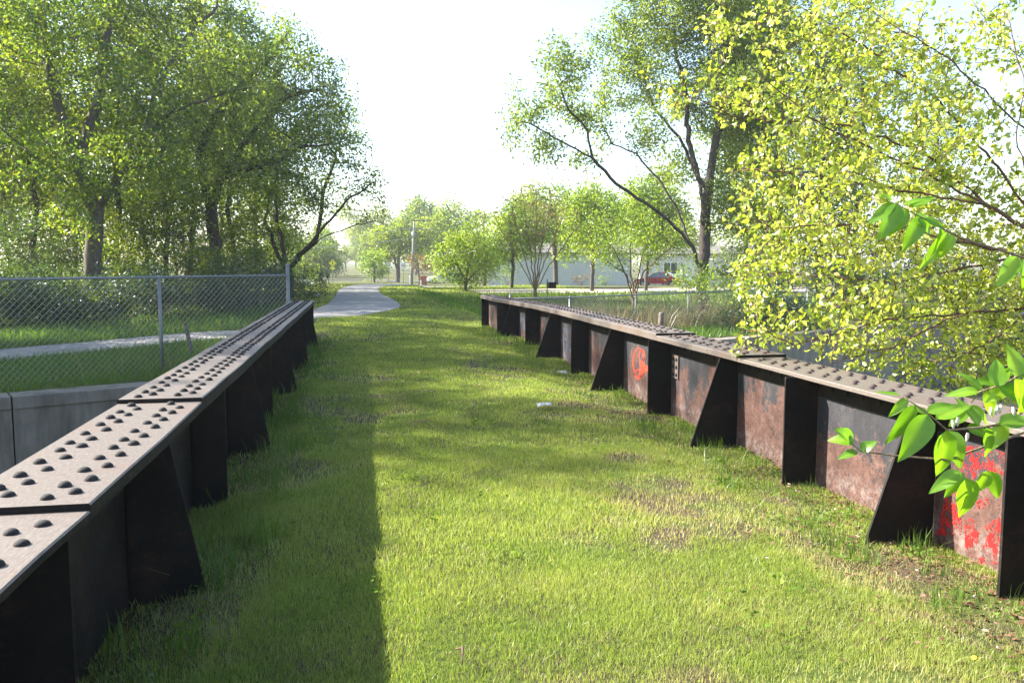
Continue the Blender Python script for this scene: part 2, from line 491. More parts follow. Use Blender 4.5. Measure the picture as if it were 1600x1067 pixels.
PR = [(-12.6, 14.8), (-7.59, 18.9), (-4.4, 22.2), (-2.2, 23.9), (-.6, 24.6), (.75, 27.3), (1.50, 31.5), (1.12, 43.5), (1.25, 52.5), (2.4, 57), (5, 60.5), (9, 63), (17, 66)]
ribbon('path', PL, PR, M['path'])
ribbon('driveway', [(7, 53.5), (14, 53), (22, 53.5), (34, 56)], [(7, 47.5), (14, 46.5), (22, 46), (34, 46)], M['drive'], .03)
ribbon('road', [(-60, 123), (-20, 123), (0, 122), (20, 121), (60, 118)], [(-60, 116.5), (-20, 116.5), (0, 115.5), (20, 114.5), (60, 111.5)], M['asphalt'], .03)

# ------------------------------------------------------------------ concrete creek walls
def creek_wall(name, x0, x1, top, label, joints):
    t = thing(name, (x0, y_far(x0), -2.9), label, 'retaining wall')
    d = np.array([1, .5]) / math.hypot(1, .5); nrm = np.array([d[1], -d[0]])     # towards the channel
    Lw = (x1 - x0) * math.hypot(1, .5)
    o = np.array([x0, y_far(x0)])
    def pt(s, off, z): p = o + d * s + nrm * off; return (p[0], p[1], z)
    segs = [0] + joints + [Lw]
    body = MB(); cap = MB()
    for a, b in zip(segs[:-1], segs[1:]):
        a2, b2 = a + .012, b - .012
        for mb, o0, o1, z0, z1 in ((body, -.45, .0, -3.2, top - .20), (cap, -.50, .035, top - .20, top)):
            bb = len(mb.v)
            mb.v += [pt(a2,o1,z0), pt(b2,o1,z0), pt(b2,o0,z0), pt(a2,o0,z0), pt(a2,o1,z1), pt(b2,o1,z1), pt(b2,o0,z1), pt(a2,o0,z1)]
            for qd in ((0,3,2,1),(4,5,6,7),(0,1,5,4),(1,2,6,5),(2,3,7,6),(3,0,4,7)):
                mb.f.append(tuple(bb + i for i in qd)); mb.m.append(0); mb.sm.append(False)
    body.build('wall_face', M['wall'], t); cap.build('coping', M['wall'], t, bevel=.015)
    return t
creek_wall('retaining_wall', -22.0, XW_L - .25, -.44, 'stained grey concrete creek wall with coping below the grass bank beside the long rusty girder top', [6.1, 12.2, 18.72])
creek_wall('retaining_wall', XW_R + .3, 34.0, -.50, 'shaded grey concrete creek wall behind the yellow green bush and the graffiti girder', [5.5, 11.5, 17.5])

# ------------------------------------------------------------------ plate girders
def girder(side, y0, y1, edge, outer, xw, plains, gussets, joints, label, top_of, rivets_mat, web_mat, x_plain, x_foot):
    """side: +1 when the lawn side faces +x (left girder), -1 when it faces -x"""
    t = thing('plate_girder', (xw, (y0 + y1) / 2, -1.2), label, 'bridge girder')
    T = .738                                                     # underside of the flange plates
    # web
    mb = MB()
    ys = np.linspace(y0, y1 - .02, 40)
    for a, b in zip(ys[:-1], ys[1:]):
        for x, fl in ((xw - .008, True), (xw + .008, False)):
            za, zb = T + top_of(a), T + top_of(b)
            qd = [(x, a, -1.2), (x, b, -1.2), (x, b, zb), (x, a, za)]
            mb.face(qd[::-1] if not fl else qd)
    mb.build('web', web_mat, t)
    # flange angles under the plate
    fa = MB()
    for sgn in (-1, 1):
        for a, b in zip(ys[:-1], ys[1:]):
            za, zb = T + top_of(a), T + top_of(b)
            x0, x1 = xw + sgn * .009, xw + sgn * .022
            fa.face([(x1, a, za - .15), (x1, b, zb - .15), (x1, b, zb), (x1, a, za)])
            fa.face([(x0, a, za - .15), (x0, b, zb - .15), (x1, b, zb - .15), (x1, a, za - .15)])
    for yy in np.arange(y0 + .1, y1 - .1, .19):
        fa.dome((xw + side * .022, yy, T + top_of(yy) - .075), .021, .016, 0, side, 8)
    fa.build('flange_angle', M['black'], t)
    # top plates, stepped
    cuts = [y0] + joints + [y1]
    for i, (a, b) in enumerate(zip(cuts[:-1], cuts[1:])):
        steps = i if side > 0 else i
        zt = .768 + .024 * min(i, 2)
        mb = MB(); yy = np.linspace(a + (.004 if i else 0), b, max(3, int((b - a) / .4)))
        lo, hi = min(edge, outer), max(edge, outer)
        wob = lambda y: .004 * math.sin(y * 2.1) + .003 * math.sin(y * 5.3 + 1)
        prof = lambda y: [(lo + wob(y), T + top_of(y)), (hi + wob(y + 3), T + top_of(y)), (hi + wob(y + 3), zt - .006 + top_of(y)), (hi - .006 + wob(y + 3), zt + top_of(y)), (lo + .006 + wob(y), zt + top_of(y)), (lo + wob(y), zt - .006 + top_of(y))]
        rows = [[(p[0], y, p[1]) for p in prof(y)] for y in yy]
        bb = len(mb.v)
        for r in rows: mb.v += r
        for k in range(len(rows) - 1):
            for j in range(6):
                j2 = (j + 1) % 6
                mb.f.append((bb+k*6+j, bb+k*6+j2, bb+(k+1)*6+j2, bb+(k+1)*6+j)[::-1]); mb.m.append(2 if (j == 0 or (side > 0 and j == 1)) else 0); mb.sm.append(False)  # left girder's lawn-side plate edge set black: its shade put into the colour
        mb.f.append(tuple(bb + j for j in range(6))); mb.m.append(2); mb.sm.append(False)  # near joint face black too: gap dirt, plus painted shade of the unlit step
        e = bb + (len(rows) - 1) * 6
        mb.f.append(tuple(e + j for j in range(6))[::-1]); mb.m.append(0); mb.sm.append(False)
        # a thin dark line between the two layers of plate
        for xx, sg in ((lo, -1), (hi, 1)):
            pass
        # staggered rivet rows
        w = hi - lo; y = a + .07; k = 0
        rr = random.Random(int(a * 100) + 5)
        while y < b - .05:
            for u, dy in ((.20, .0), (.345, .075), (.66, .02), (.80, .09)):
                if y + dy < b - .045:
                    yr = y + dy + rr.uniform(-.012, .012)
                    mb.dome((lo + u * w + rr.uniform(-.005, .005), yr, zt + top_of(yr)), rr.uniform(.0225, .026), rr.uniform(.016, .021), 2, 1, 14 if yr < 9 else 8, 1)
            y += .205 if k % 4 else .17; k += 1
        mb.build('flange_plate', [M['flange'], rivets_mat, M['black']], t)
    # stiffeners
    th = .008
    for ys_ in plains:
        mb = MB(); tz = T - .004 + top_of(ys_)
        mb.prism([(xw + side*.0225, -.25), (x_plain, -.25), (x_plain, tz - .006), (x_plain - side*.006, tz), (xw + side*.0225, tz)], 1, ys_ - th, ys_ + th)
        s0, s1 = sorted((xw + side*.0085, xw + side*.022))
        mb.box((s0, ys_ + th + .001, -.25), (s1, ys_ + .085, tz - .151))
        for zz in np.arange(.08, tz - .18, .14): mb.dome((xw + side*.022, ys_ + .05, zz), .02, .016, 0, side, 8)
        mb.build('stiffener', M['black'], t)
    for yg in gussets:
        mb = MB(); tz = T - .004 + top_of(yg)
        foot = x_foot
        mb.prism([(xw + side*.0225, -.25), (foot + side*.04, -.25), (edge - side*.022, tz - .01), (edge - side*.04, tz), (xw + side*.0225, tz)], 1, yg - th, yg + th)
        s0, s1 = sorted((xw + side*.0085, xw + side*.022))
        mb.box((s0, yg + th + .001, -.25), (s1, yg + .085, tz - .151))
        for zz in np.arange(.08, tz - .18, .14): mb.dome((xw + side*.022, yg + .05, zz), .02, .016, 0, side, 8)
        mb.build('gusset_plate', M['black'], t)
    # end plate
    mb = MB(); x0, x1 = sorted((edge - side*.02, outer + side*.02)); tz = T + top_of(y1)
    mb.box((x0, y1 - .02, -1.0), (x1, y1 - .004, tz - .004)); mb.build('end_plate', M['black'], t)
    return t

gl = girder(1, -4.0, 17.55, -.905, -1.375, XW_L, [-3.4, -.4, 2.77, 5.88, 9.0, 11.75, 14.9], [-1.9, 1.2, 4.25, 7.45, 10.7, 13.3, 16.4], [2.95, 5.05],
            'black riveted girder whose pale brown top starts at the lower left corner', lambda y: 0.0, M['rivet'], M['black'], -.915, -.775)
droop = lambda y: -.10 * float(sstep(13.5, 22.3, y))
grd = girder(-1, -1.0, 22.3, 3.235, 3.70, XW_R, [1.0, 3.57, 5.77, 8.81, 12.24, 15.8, 19.15], [2.3, 4.43, 7.14, 10.52, 14.04, 17.88], [6.75, 8.75],
             'flaking black and rust red bridge girder with spray painted panels beside the yellow green bush', droop, M['rivet_brown'], M['web'], 3.165, 2.97)

def sheet_on_web(name, polys, mat, parent, x=XW_R - .0105):
    mb = MB()
    for k, poly in enumerate(polys):
        pts = [on_x(px, py, x) for px, py in poly]
        mb.face([(x - .0006 * k, p[1], p[2]) for p in pts][::-1])
    o = mb.build(name, mat, parent)
    return o
def ring(cx, cy, rx, ry, w, a0=0, a1=360, n=22):
    out = []
    for k in range(n):
        p, q_ = (math.radians(a0 + (a1 - a0) * (k + j) / n) for j in (0, 1))
        out.append([(cx + rx*math.cos(p), cy + ry*math.sin(p)), (cx + rx*math.cos(q_), cy + ry*math.sin(q_)), (cx + (rx-w)*math.cos(q_), cy + (ry-w)*math.sin(q_)), (cx + (rx-w)*math.cos(p), cy + (ry-w)*math.sin(p))])
    return out
def ring_on_web(name, rings, polys, mat, parent, x=XW_R - .0105):
    mb = MB()
    for poly in rings: mb.face([(x, *on_x(a, b, x)[1:]) for a, b in poly])
    for k, poly in enumerate(polys): mb.face([(x - .001 - .0006*k, *on_x(a, b, x)[1:]) for a, b in poly])
    return mb.build(name, mat, parent)
o = sheet_on_web('graffiti', [
    [(1498, 708), (1512, 697), (1532, 694), (1538, 704), (1556, 700), (1575, 712), (1596, 710), (1594, 748), (1574, 752), (1560, 738), (1548, 744), (1530, 735), (1522, 748), (1500, 746)],
    [(1506, 812), (1522, 808), (1530, 822), (1528, 852), (1518, 872), (1508, 856)],
    [(1538, 822), (1552, 812), (1576, 802), (1586, 822), (1582, 846), (1566, 850), (1560, 880), (1532, 882), (1528, 862), (1540, 846)],
    [(1524, 784), (1544, 776), (1548, 790), (1530, 796)],
    [(1482, 762), (1496, 752), (1503, 800), (1502, 834), (1462, 836), (1470, 806)]], M['red_paint'], grd)
tag(o, 'flaked red spray paint on the girder panel behind the near twig')
o = ring_on_web('graffiti', ring(998, 567, 9.5, 24, 2.0) + ring(997, 585, 5.5, 8, 1.6) + ring(1003, 556, 5, 11, 1.8),
    [[(999, 560), (1004, 566), (1010, 571), (1017, 575), (1017, 583), (1010, 580), (1004, 584), (998, 588), (1000, 574)]], M['orange_paint'], grd)
tag(o, 'orange red looped spray paint mark')
for poly in ([(874, 512), (895, 514), (894, 555), (889, 566), (878, 560), (876, 535)], [(812, 494), (823, 496), (823, 518), (813, 516)]):
    tag(sheet_on_web('graffiti', [poly], M['blue_paint'], grd), 'faded pale blue spray paint smear')
# splice plate with six bolts
for pc, wpx, hpx in (((1055.5, 573), .17, .255),):
    mb = MB(); c = on_x(pc[0], pc[1], XW_R - .02)
    mb.box((XW_R - .026, c[1] - wpx/2, c[2] - hpx/2), (XW_R - .0088, c[1] + wpx/2, c[2] + hpx/2))
    for a in (-.045, .045):
        for b in (-.085, 0, .085): mb.dome((XW_R - .026, c[1] + a, c[2] + b), .020, .018, 0, -1, 10, 1)
    mb.build('splice_plate', [M['flange'], M['rivet']], grd)

# ------------------------------------------------------------------ chain link fences
def chain_fence(name, pts, bottom, top, post_at, label, cell=.0425, wire=.0019, tall_end=None, post_r=.03, wire_mat='galv_wire'):
    t = thing(name, (pts[0][0], pts[0][1], bottom(pts[0])), label, 'fence')
    pts = [np.array(p, float) for p in pts]
    rail = MB(); rail.tube([(p[0], p[1], top(p)) for p in pts], .021, 8); rail.build('top_rail', M['galv'], t)
    for p in post_at:
        mb = MB(); p = np.array(p, float); h = top(p)
        hh = h + (tall_end[1] if tall_end and np.allclose(p, tall_end[0]) else .03)
        r = post_r * (1.25 if tall_end and np.allclose(p, tall_end[0]) else 1)
        mb.tube([(p[0], p[1], bottom(p) - .5), (p[0], p[1], hh - .02)], r, 10)
        mb.dome((p[0], p[1], hh - .025), r * 1.12, .035, 2, 1, 10)
        mb.build('post', M['galv'], t)
    mb = MB(); fab_v = []; fab_f = []
    for a, b in zip(pts[:-1], pts[1:]):
        L = np.linalg.norm(b - a); d = (b - a) / L; nrm = np.array([-d[1], d[0]])
        nw = int(L / cell)
        for k in range(nw):
            s_mid = (k + .5) * cell; p_mid = a + d * s_mid
            zb, zt = bottom(p_mid) - .03, top(p_mid) + .035
            nst = int((zt - zb) / cell)
            path = []
            for j in range(nst + 1):
                s_ = (k + ((j + k) % 2)) * cell
                p = a + d * s_ + nrm * (.003 * (1 if (j % 2) else -1) - .024)
                path.append((p[0], p[1], zt - j * cell))
            base = len(fab_v)
            u1 = np.array([d[0], d[1], 0]); 
            for (x, y, z) in path:
                for ang in (90, 210, 330):
                    ca, sa = math.cos(rad(ang)), math.sin(rad(ang))
                    fab_v.append((x + nrm[0]*wire*ca + d[0]*wire*sa*1.2, y + nrm[1]*wire*ca + d[1]*wire*sa*1.2, z + wire*sa*.4))
            for j in range(nst):
                for k3 in range(3):
                    k4 = (k3 + 1) % 3
                    fab_f.append((base + j*3 + k3, base + j*3 + k4, base + (j+1)*3 + k4, base + (j+1)*3 + k3))
    np_mesh('wire_mesh', np.array(fab_v), np.array(fab_f).ravel(), np.full(len(fab_f), 4), M[wire_mat], t)
    return t
fA = np.array([-1.47, 18.15]); fdir = np.array([-3.62 + 1.47, 16.35 - 18.15]); fdir /= np.linalg.norm(fdir)
fl_posts = [fA, fA + fdir * 2.82, fA + fdir * 5.75, fA + fdir * 8.7]
chain_fence('chain_link_fence', [fA, fA + fdir * 9.5], lambda p: Hs(p[0], p[1]) + .02 if p[1] > y_far(p[0]) + .4 else -.42, lambda p: 1.325, fl_posts,
            'tall grey chain link fence ending at a taller post beside the long girder top', .055, .0034, (fA, .24))
rf = [(3.95, 21.75), (5.73, 22.35), (8.2, 24.0), (10.52, 25.55), (13.5, 27.5), (17, 29.5)]
chain_fence('chain_link_fence', rf, lambda p: Hs(p[0], p[1]) + .02, lambda p: .645 - .002 * p[0], [np.array(p) for p in rf],
            'low grey chain link fence behind the graffiti girder below the red car', .045, .0021, (np.array(rf[0]), .12), .024)

# weathered posts and stakes
def stake(name, p0, p1, r, mat, label, cat, n=7):
    t = thing(name, tuple(p0), label, cat) if False else None
    mb = MB(); p0 = np.array(p0); p1 = np.array(p1)
    mb.tube([p0 - (p1 - p0) * .25, p0, (p0*2 + p1)/3 + (.004, .003, 0), (p0 + p1*2)/3, p1 - (p1-p0)*.03, p1], [r, r, r*.97, r*1.0, r*.95, r*.6], n)
    return tag(mb.build(name, mat), label, cat)
p = at(1032, 508, 21.5); stake('wooden_post', (p[0], p[1], -.55), (p[0] + .02, p[1], .32), .075, M['weathered'], 'short dark weathered wooden post between the low fence and the girder', 'post')
p = on_ground(300, 556, -.44); p2 = at(289.5, 503, (p - EYE) @ _F)
stake('leaning_stake', p, p2, .045, M['weathered'], 'leaning grey stake in the grass bank beside the fence post', 'stake')

# ------------------------------------------------------------------ trees
def rand_unit(n, r):
    v = r.normal(size=(n, 3)); return v / np.linalg.norm(v, axis=1, keepdims=True)

def colonize(nodes, parents, att, step, kill, maxit, r, up=.08, infl=1e9):
    pos = np.zeros((len(nodes) + 14000, 3)); pos[:len(nodes)] = nodes; n = len(nodes)
    par = list(parents); att = att.copy()
    D = np.full(len(att), 1e18); I = np.zeros(len(att), int)
    def upd(i0, i1):
        nonlocal D, I
        for c in range(i0, i1, 64):
            e = min(c + 64, i1)
            d = ((att[:, None, :] - pos[None, c:e, :]) ** 2).sum(2); m = d.argmin(1); dm = d[np.arange(len(att)), m]
            b = dm < D; D[b] = dm[b]; I[b] = m[b] + c
    upd(0, n)
    for _ in range(maxit):
        live = D > kill * kill
        att, D, I = att[live], D[live], I[live]
        if len(att) == 0 or n > len(pos) - 400: break
        use = D < infl * infl
        if not use.any(): break
        v = att[use] - pos[I[use]]; v /= np.sqrt(D[use])[:, None]
        acc = np.zeros((n, 3)); np.add.at(acc, I[use], v)
        gi = np.unique(I[use])
        dirs = acc[gi]; dirs /= np.linalg.norm(dirs, axis=1, keepdims=True) + 1e-6
        dirs += r.normal(scale=.22, size=dirs.shape); dirs[:, 2] += up
        dirs /= np.linalg.norm(dirs, axis=1, keepdims=True)
        k = min(len(gi), len(pos) - n)
        pos[n:n + k] = pos[gi[:k]] + dirs[:k] * step
        par += list(gi[:k]); upd(n, n + k); n += k
    return pos[:n], np.array(par)

def skeleton_radii(pos, par, tip, expo, r_base, fixed=None):
    n = len(pos); acc = np.zeros(n)
    hasc = np.zeros(n, bool)
    for i in range(n - 1, 0, -1):
        if not hasc[i]: acc[i] = 1.0
        if par[i] >= 0: acc[par[i]] += acc[i]; hasc[par[i]] = True
    if not hasc[0]: acc[0] = 1
    rr = acc ** (1 / expo)
    s = (r_base - tip) / (rr[0] - 1 + 1e-9)
    return tip + (rr - 1) * s

def tubes_from_skeleton(pos, par, rr, min_r=0.0):
    n = len(pos); kids = [[] for _ in range(n)]
    for i in range(n):
        if par[i] >= 0: kids[par[i]].append(i)
    mb = MB(); stack = []
    roots = [i for i in range(n) if par[i] < 0]
    for r0 in roots: stack.append([r0])
    while stack:
        ch = stack.pop()
        while kids[ch[-1]]:
            ks = sorted(kids[ch[-1]], key=lambda i: -rr[i])
            for o_ in ks[1:]:
                if rr[o_] >= min_r: stack.append([ch[-1], o_])
            ch.append(ks[0])
        if len(ch) < 2: continue
        rad_ = [float(rr[i]) for i in ch]
        if par[ch[0]] >= 0 or ch[0] not in roots: rad_[0] = min(rad_[0], rad_[1] * 1.15)
        elif len(ch) > 2: rad_[0] *= 1.35
        m = max(rad_); ns = 10 if m > .16 else 7 if m > .06 else 5 if m > .02 else 3
        mb.tube([pos[i] for i in ch], rad_, ns, caps=False)
    return mb

def leaf_cloud(centres, per, spread, size, r, shape='quad', droop=.25, width=.5, aim=None):
    N = len(centres) * per
    c = np.repeat(centres, per, 0) + r.normal(scale=spread, size=(N, 3)) * (1, 1, .8)
    a = rand_unit(N, r)
    if aim is not None: a = a * .8 + np.repeat(aim, per, 0) * .7
    a[:, 2] -= droop; a /= np.linalg.norm(a, axis=1, keepdims=True)
    b = np.cross(a, rand_unit(N, r)); b /= np.linalg.norm(b, axis=1, keepdims=True) + 1e-9
    nn = np.cross(a, b)
    L = size * r.uniform(.6, 1.35, N)[:, None]; w = L * width
    k_ = 1.0 / max(.12, spread * 3.2)
    cl = noise2(c[:, 0] * k_ + c[:, 2] * k_ * .7 + 31, c[:, 1] * k_ + c[:, 2] * k_ * .8 + 57) - .5
    tint = np.clip(r.normal(.48, .17, N) + cl * .75 + np.repeat(r.normal(0, .08, len(centres)), per), 0, 1)
    if shape == 'quad':
        v = np.stack([c, c + a*L*.45 + b*w*.5 + nn*L*.06, c + a*L, c + a*L*.45 - b*w*.5 + nn*L*.06], 1).reshape(-1, 3)
        i4 = np.arange(N)[:, None] * 4
        f = np.concatenate([i4, i4+1, i4+2, i4, i4+2, i4+3], 1).ravel()
        return v, f, np.full(N * 2, 3), np.repeat(tint, 4)
    v = np.stack([c, c + a*L*.22 + b*w*.40 + nn*L*.07, c + a*L*.58 + b*w*.46 + nn*L*.09 - nn*0, c + a*L - nn*L*.10, c + a*L*.58 - b*w*.46 + nn*L*.09, c + a*L*.22 - b*w*.40 + nn*L*.07, c + a*L*.55], 1).reshape(-1, 3)
    i7 = np.arange(N)[:, None] * 7
    f = np.concatenate([i7, i7+1, i7+2, i7+6, i7+6, i7+2, i7+3, i7, i7+6, i7+4, i7+5, i7+6, i7+3, i7+4], 1).ravel()
    return v, f, np.tile([4, 3, 4, 3], N), np.repeat(tint, 7)

def blobs_px(bl, depth):
    out = []
    for b in bl:
        px, py, r_ = b[:3]; dd = b[3] if len(b) > 3 else 0
        out.append((at(px, py, depth + dd), r_ * (depth + dd) / F_PX))
    return out

def attractors(blobs, n, r, clump=.0, flat=1.0, clump_n=26):
    w = np.array([b[1] ** 2 for b in blobs]); w /= w.sum(); out = []
    for (c, R_), wi in zip(blobs, w):
        k = max(4, int(n * wi))
        v = rand_unit(k, r) * (r.random(k) ** (1 / 2.2))[:, None] * R_
        if clump:
            nc = max(3, k // clump_n); cc = rand_unit(nc, r) * (r.random(nc) ** .4)[:, None] * R_
            pick = r.integers(0, len(cc), k)
            v2 = cc[pick] + r.normal(scale=R_ * .15, size=(k, 3))
            m = r.random(k) < clump; v[m] = v2[m]
        v[:, 2] *= flat
        out.append(c + v)
    return np.concatenate(out)

def make_tree(name, base, limbs, blobs, n_att, label, cat, group=None, r_base=.25, tip=.012, step=.4, kill=.7, per=14, spread=.3, leaf=.14,
              leaf_mat='leaf_wood', bark='bark_dark', seed=1, clump=.82, expo=1.85, leaf_r=None, shape='quad', up=.08, maxit=160, droop=.25, width=.5, min_r=0.0, root_z=.3, nodes_frac=1.0):
    """trunk and limbs follow the polylines given; the finer branches grow into the crown"""
    r = np.random.default_rng(seed)
    base = np.array(base, float)
    nodes = [base - (0, 0, root_z)]; par = [-1]
    def add(p, pa): nodes.append(np.array(p, float)); par.append(pa); return len(nodes) - 1
    for limb in limbs:
        limb = [np.array(p, float) for p in limb]
        d = [np.linalg.norm(np.array(nodes) - limb[0], axis=1)]
        cur = int(d[0].argmin())
        for a, b in zip(limb[:-1], limb[1:]) if np.linalg.norm(limb[0] - nodes[cur]) < step * 2 else zip([nodes[cur]] + limb[:-1], limb):
            L = np.linalg.norm(b - a); k = max(1, int(L / step))
            for j in range(1, k + 1):
                wob = r.normal(scale=step * .10, size=3) if j < k else 0
                cur = add(a + (b - a) * j / k + wob, cur)
    att = attractors(blobs, n_att, r, clump)
    pos, pa = colonize(np.array(nodes), par, att, step, kill, maxit, r, up)
    rr = skeleton_radii(pos, pa, tip, expo, r_base)
    t = thing(name, tuple(base), label, cat, group)
    tubes_from_skeleton(pos, pa, rr, min_r).build('trunk', M[bark], t)
    lim = leaf_r if leaf_r else tip + (r_base - tip) * .10
    sel = np.where(rr <= lim)[0]
    sel = sel[sel >= len(nodes)] if nodes_frac >= 1 else sel[(sel >= len(nodes)) & (r.random(len(sel)) < nodes_frac)]
    aim = pos[sel] - pos[np.maximum(pa[sel], 0)]; aim /= np.linalg.norm(aim, axis=1, keepdims=True) + 1e-9
    v, f, tot, tint = leaf_cloud(pos[sel], per, spread, leaf, r, shape, droop, width, aim)
    np_mesh('crown', v, f, tot, M[leaf_mat], t, tint)
    return t

def copy_tree(root, loc, rz, sc, label=None, group=None):
    c = root.copy(); COL.objects.link(c); c.location = loc; c.rotation_euler = (0, 0, rz); c.scale = (sc, sc, sc) if not hasattr(sc, '__len__') else sc
    if label: c['label'] = label
    if group: c['group'] = group
    for ch in list(root.children):
        k = ch.copy(); COL.objects.link(k); k.parent = c
    return c
def px_limb(pts, depth, dd=0.0, dd0=0.0):
    n = len(pts); return [at(p[0], p[1], depth + (p[2] if len(p) > 2 else dd0 + (dd - dd0) * i / max(1, n - 1))) for i, p in enumerate(pts)]
def foot(px, depth):
    p = at(px, 430, depth); return np.array([p[0], p[1], Hs(p[0], p[1])])

# --- left: the big tree, the arching tree, the leaning tree over the path
B = foot(143, 31)
make_tree('broadleaf_tree', B,
    [px_limb([(145, 400), (150, 330), (135, 290), (118, 250), (100, 200), (75, 100), (60, 0), (50, -90)], 31, -1),
     px_limb([(150, 330), (190, 270), (225, 215), (262, 180), (330, 152), (402, 132)], 31, -3),
     px_limb([(118, 250), (155, 160), (165, 60), (190, -40)], 31, 3),
     px_limb([(225, 215), (245, 130), (290, 60), (340, 10)], 31, 1),
     px_limb([(150, 330), (60, 250), (0, 200)], 31, -2)],
    blobs_px([(60, 120, 120), (160, 50, 110, 3), (60, 10, 110, -3), (250, 150, 90, -2), (330, 75, 62, -3), (345, 25, 58, 1), (180, -110, 130), (40, -120, 120, 3), (-60, 60, 120, 2), (290, -20, 80, 2), (215, 250, 75, -3), (100, 280, 90, -2), (380, 150, 45, -3)], 31),
    4200, 'tallest leafy tree with a thick grey trunk behind the chain link fence', 'tree', None, .30, .008, .34, .45, 22, .22, .15, 'leaf_wood', 'bark_grey', 11)
B = foot(335, 36)
make_tree('broadleaf_tree', B,
    [px_limb([(338, 410), (330, 330), (345, 280), (395, 262), (440, 250), (470, 230), (512, 226)], 36, -2),
     px_limb([(330, 330), (310, 240), (335, 180), (370, 140), (415, 100), (450, 50)], 36, 2),
     px_limb([(345, 280), (400, 200), (450, 150), (500, 140)], 36, 1)],
    blobs_px([(430, 110, 70), (485, 150, 68, 1), (380, 160, 70, 2), (525, 225, 46, -1), (440, 215, 70, -2), (450, 65, 48, 2), (310, 200, 66), (360, 95, 60, 3), (520, 170, 42, 2), (345, 270, 60, -3), (270, 300, 60, -2), (470, 290, 45, 2)], 36),
    3600, 'rounded leafy tree with a sunlit crown edge against the white sky beside the tallest tree', 'tree', None, .26, .008, .34, .44, 24, .22, .155, 'leaf_wood', 'bark_dark', 12)
B = foot(450, 40)
make_tree('leaning_tree', B,
    [px_limb([(452, 420), (475, 390), (500, 362), (540, 315), (588, 282)], 40, -2),
     px_limb([(475, 390), (510, 368), (550, 354), (585, 345), (607, 352)], 40, -3),
     px_limb([(450, 428), (432, 340), (432, 250), (452, 215), (470, 180)], 40, 2),
     px_limb([(445, 428), (415, 350), (425, 280), (460, 240)], 40, 4),
     px_limb([(500, 362), (505, 300), (530, 230), (545, 190)], 40, 1)],
    blobs_px([(545, 235, 44), (560, 280, 38, -1), (585, 318, 22, -2), (505, 300, 46), (455, 300, 48, 2), (545, 185, 36, 1), (600, 345, 16, -3), (480, 230, 46, 2), (420, 340, 50, 2), (500, 190, 40, 3), (565, 335, 18, -1), (460, 370, 34, 1)], 40),
    2600, 'leaning multi stemmed tree arching over the paved path left of the open sky', 'tree', None, .2, .008, .34, .44, 20, .21, .14, 'leaf_wood', 'bark_dark', 13)

# --- left wood: slender trees one behind another
protos = []
for k in range(3):
    r = np.random.default_rng(40 + k)
    hgt = 15.0
    limb = [(r.normal(0, .25) * i / 5, r.normal(0, .25) * i / 5, hgt * .8 * i / 6) for i in range(0, 7)]
    bl = [(np.array([r.normal(0, 1.0), r.normal(0, 1.0), hgt * h]), R_) for h, R_ in ((.14, 1.5), (.28, 1.9), (.42, 2.2), (.56, 2.4), (.70, 2.4), (.84, 2.0), (.95, 1.3))]
    protos.append(make_tree('woodland_tree', (0, 0, 0), [limb], bl, 1700, 'slender leafy tree standing in the dense left wood behind the fence', 'tree', 'slender trees in the left wood', .12, .009, .38, .5, 22, .26, .17, 'leaf_back', 'bark_dark', 60 + k))
spots = [(-40, 38), (15, 41), (55, 37), (95, 45), (185, 40), (230, 44), (262, 38), (300, 47), (365, 45), (120, 55), (30, 56), (-80, 48), (400, 52), (210, 58), (345, 60), (-30, 60), (275, 66), (80, 68), (160, 72), (430, 62), (-110, 40), (-120, 60)]
for i, (px, d) in enumerate(spots):
    f = foot(px, d); sc = .85 + .35 * ((i * 37) % 10) / 10
    if i < 3:
        protos[i].location = f; protos[i].rotation_euler = (0, 0, i * 1.7); protos[i].scale = (sc,) * 3
        for ch in protos[i].children: ch.matrix_parent_inverse = Matrix()
    else: copy_tree(protos[i % 3], tuple(f), i * 2.39, sc)

# trees beyond the left edge of the picture, which shade the lawn
for i, (x, y, sc) in enumerate([(-17, 26, 1.15), (-18.5, 22.6, 1.2), (-16.5, 19.8, .95), (-22, 28, 1.4), (-21.5, 24.5, 1.3), (-25, 21, 1.3), (-14.5, 29.5, 1.1), (-20.5, 18.2, 1.25), (-27, 25, 1.45), (-17.5, 17.0, 1.08)]):
    copy_tree(protos[i % 3], (x, y, -.45), i * 1.3, sc, 'leafy tree at the outer left edge of the wood')

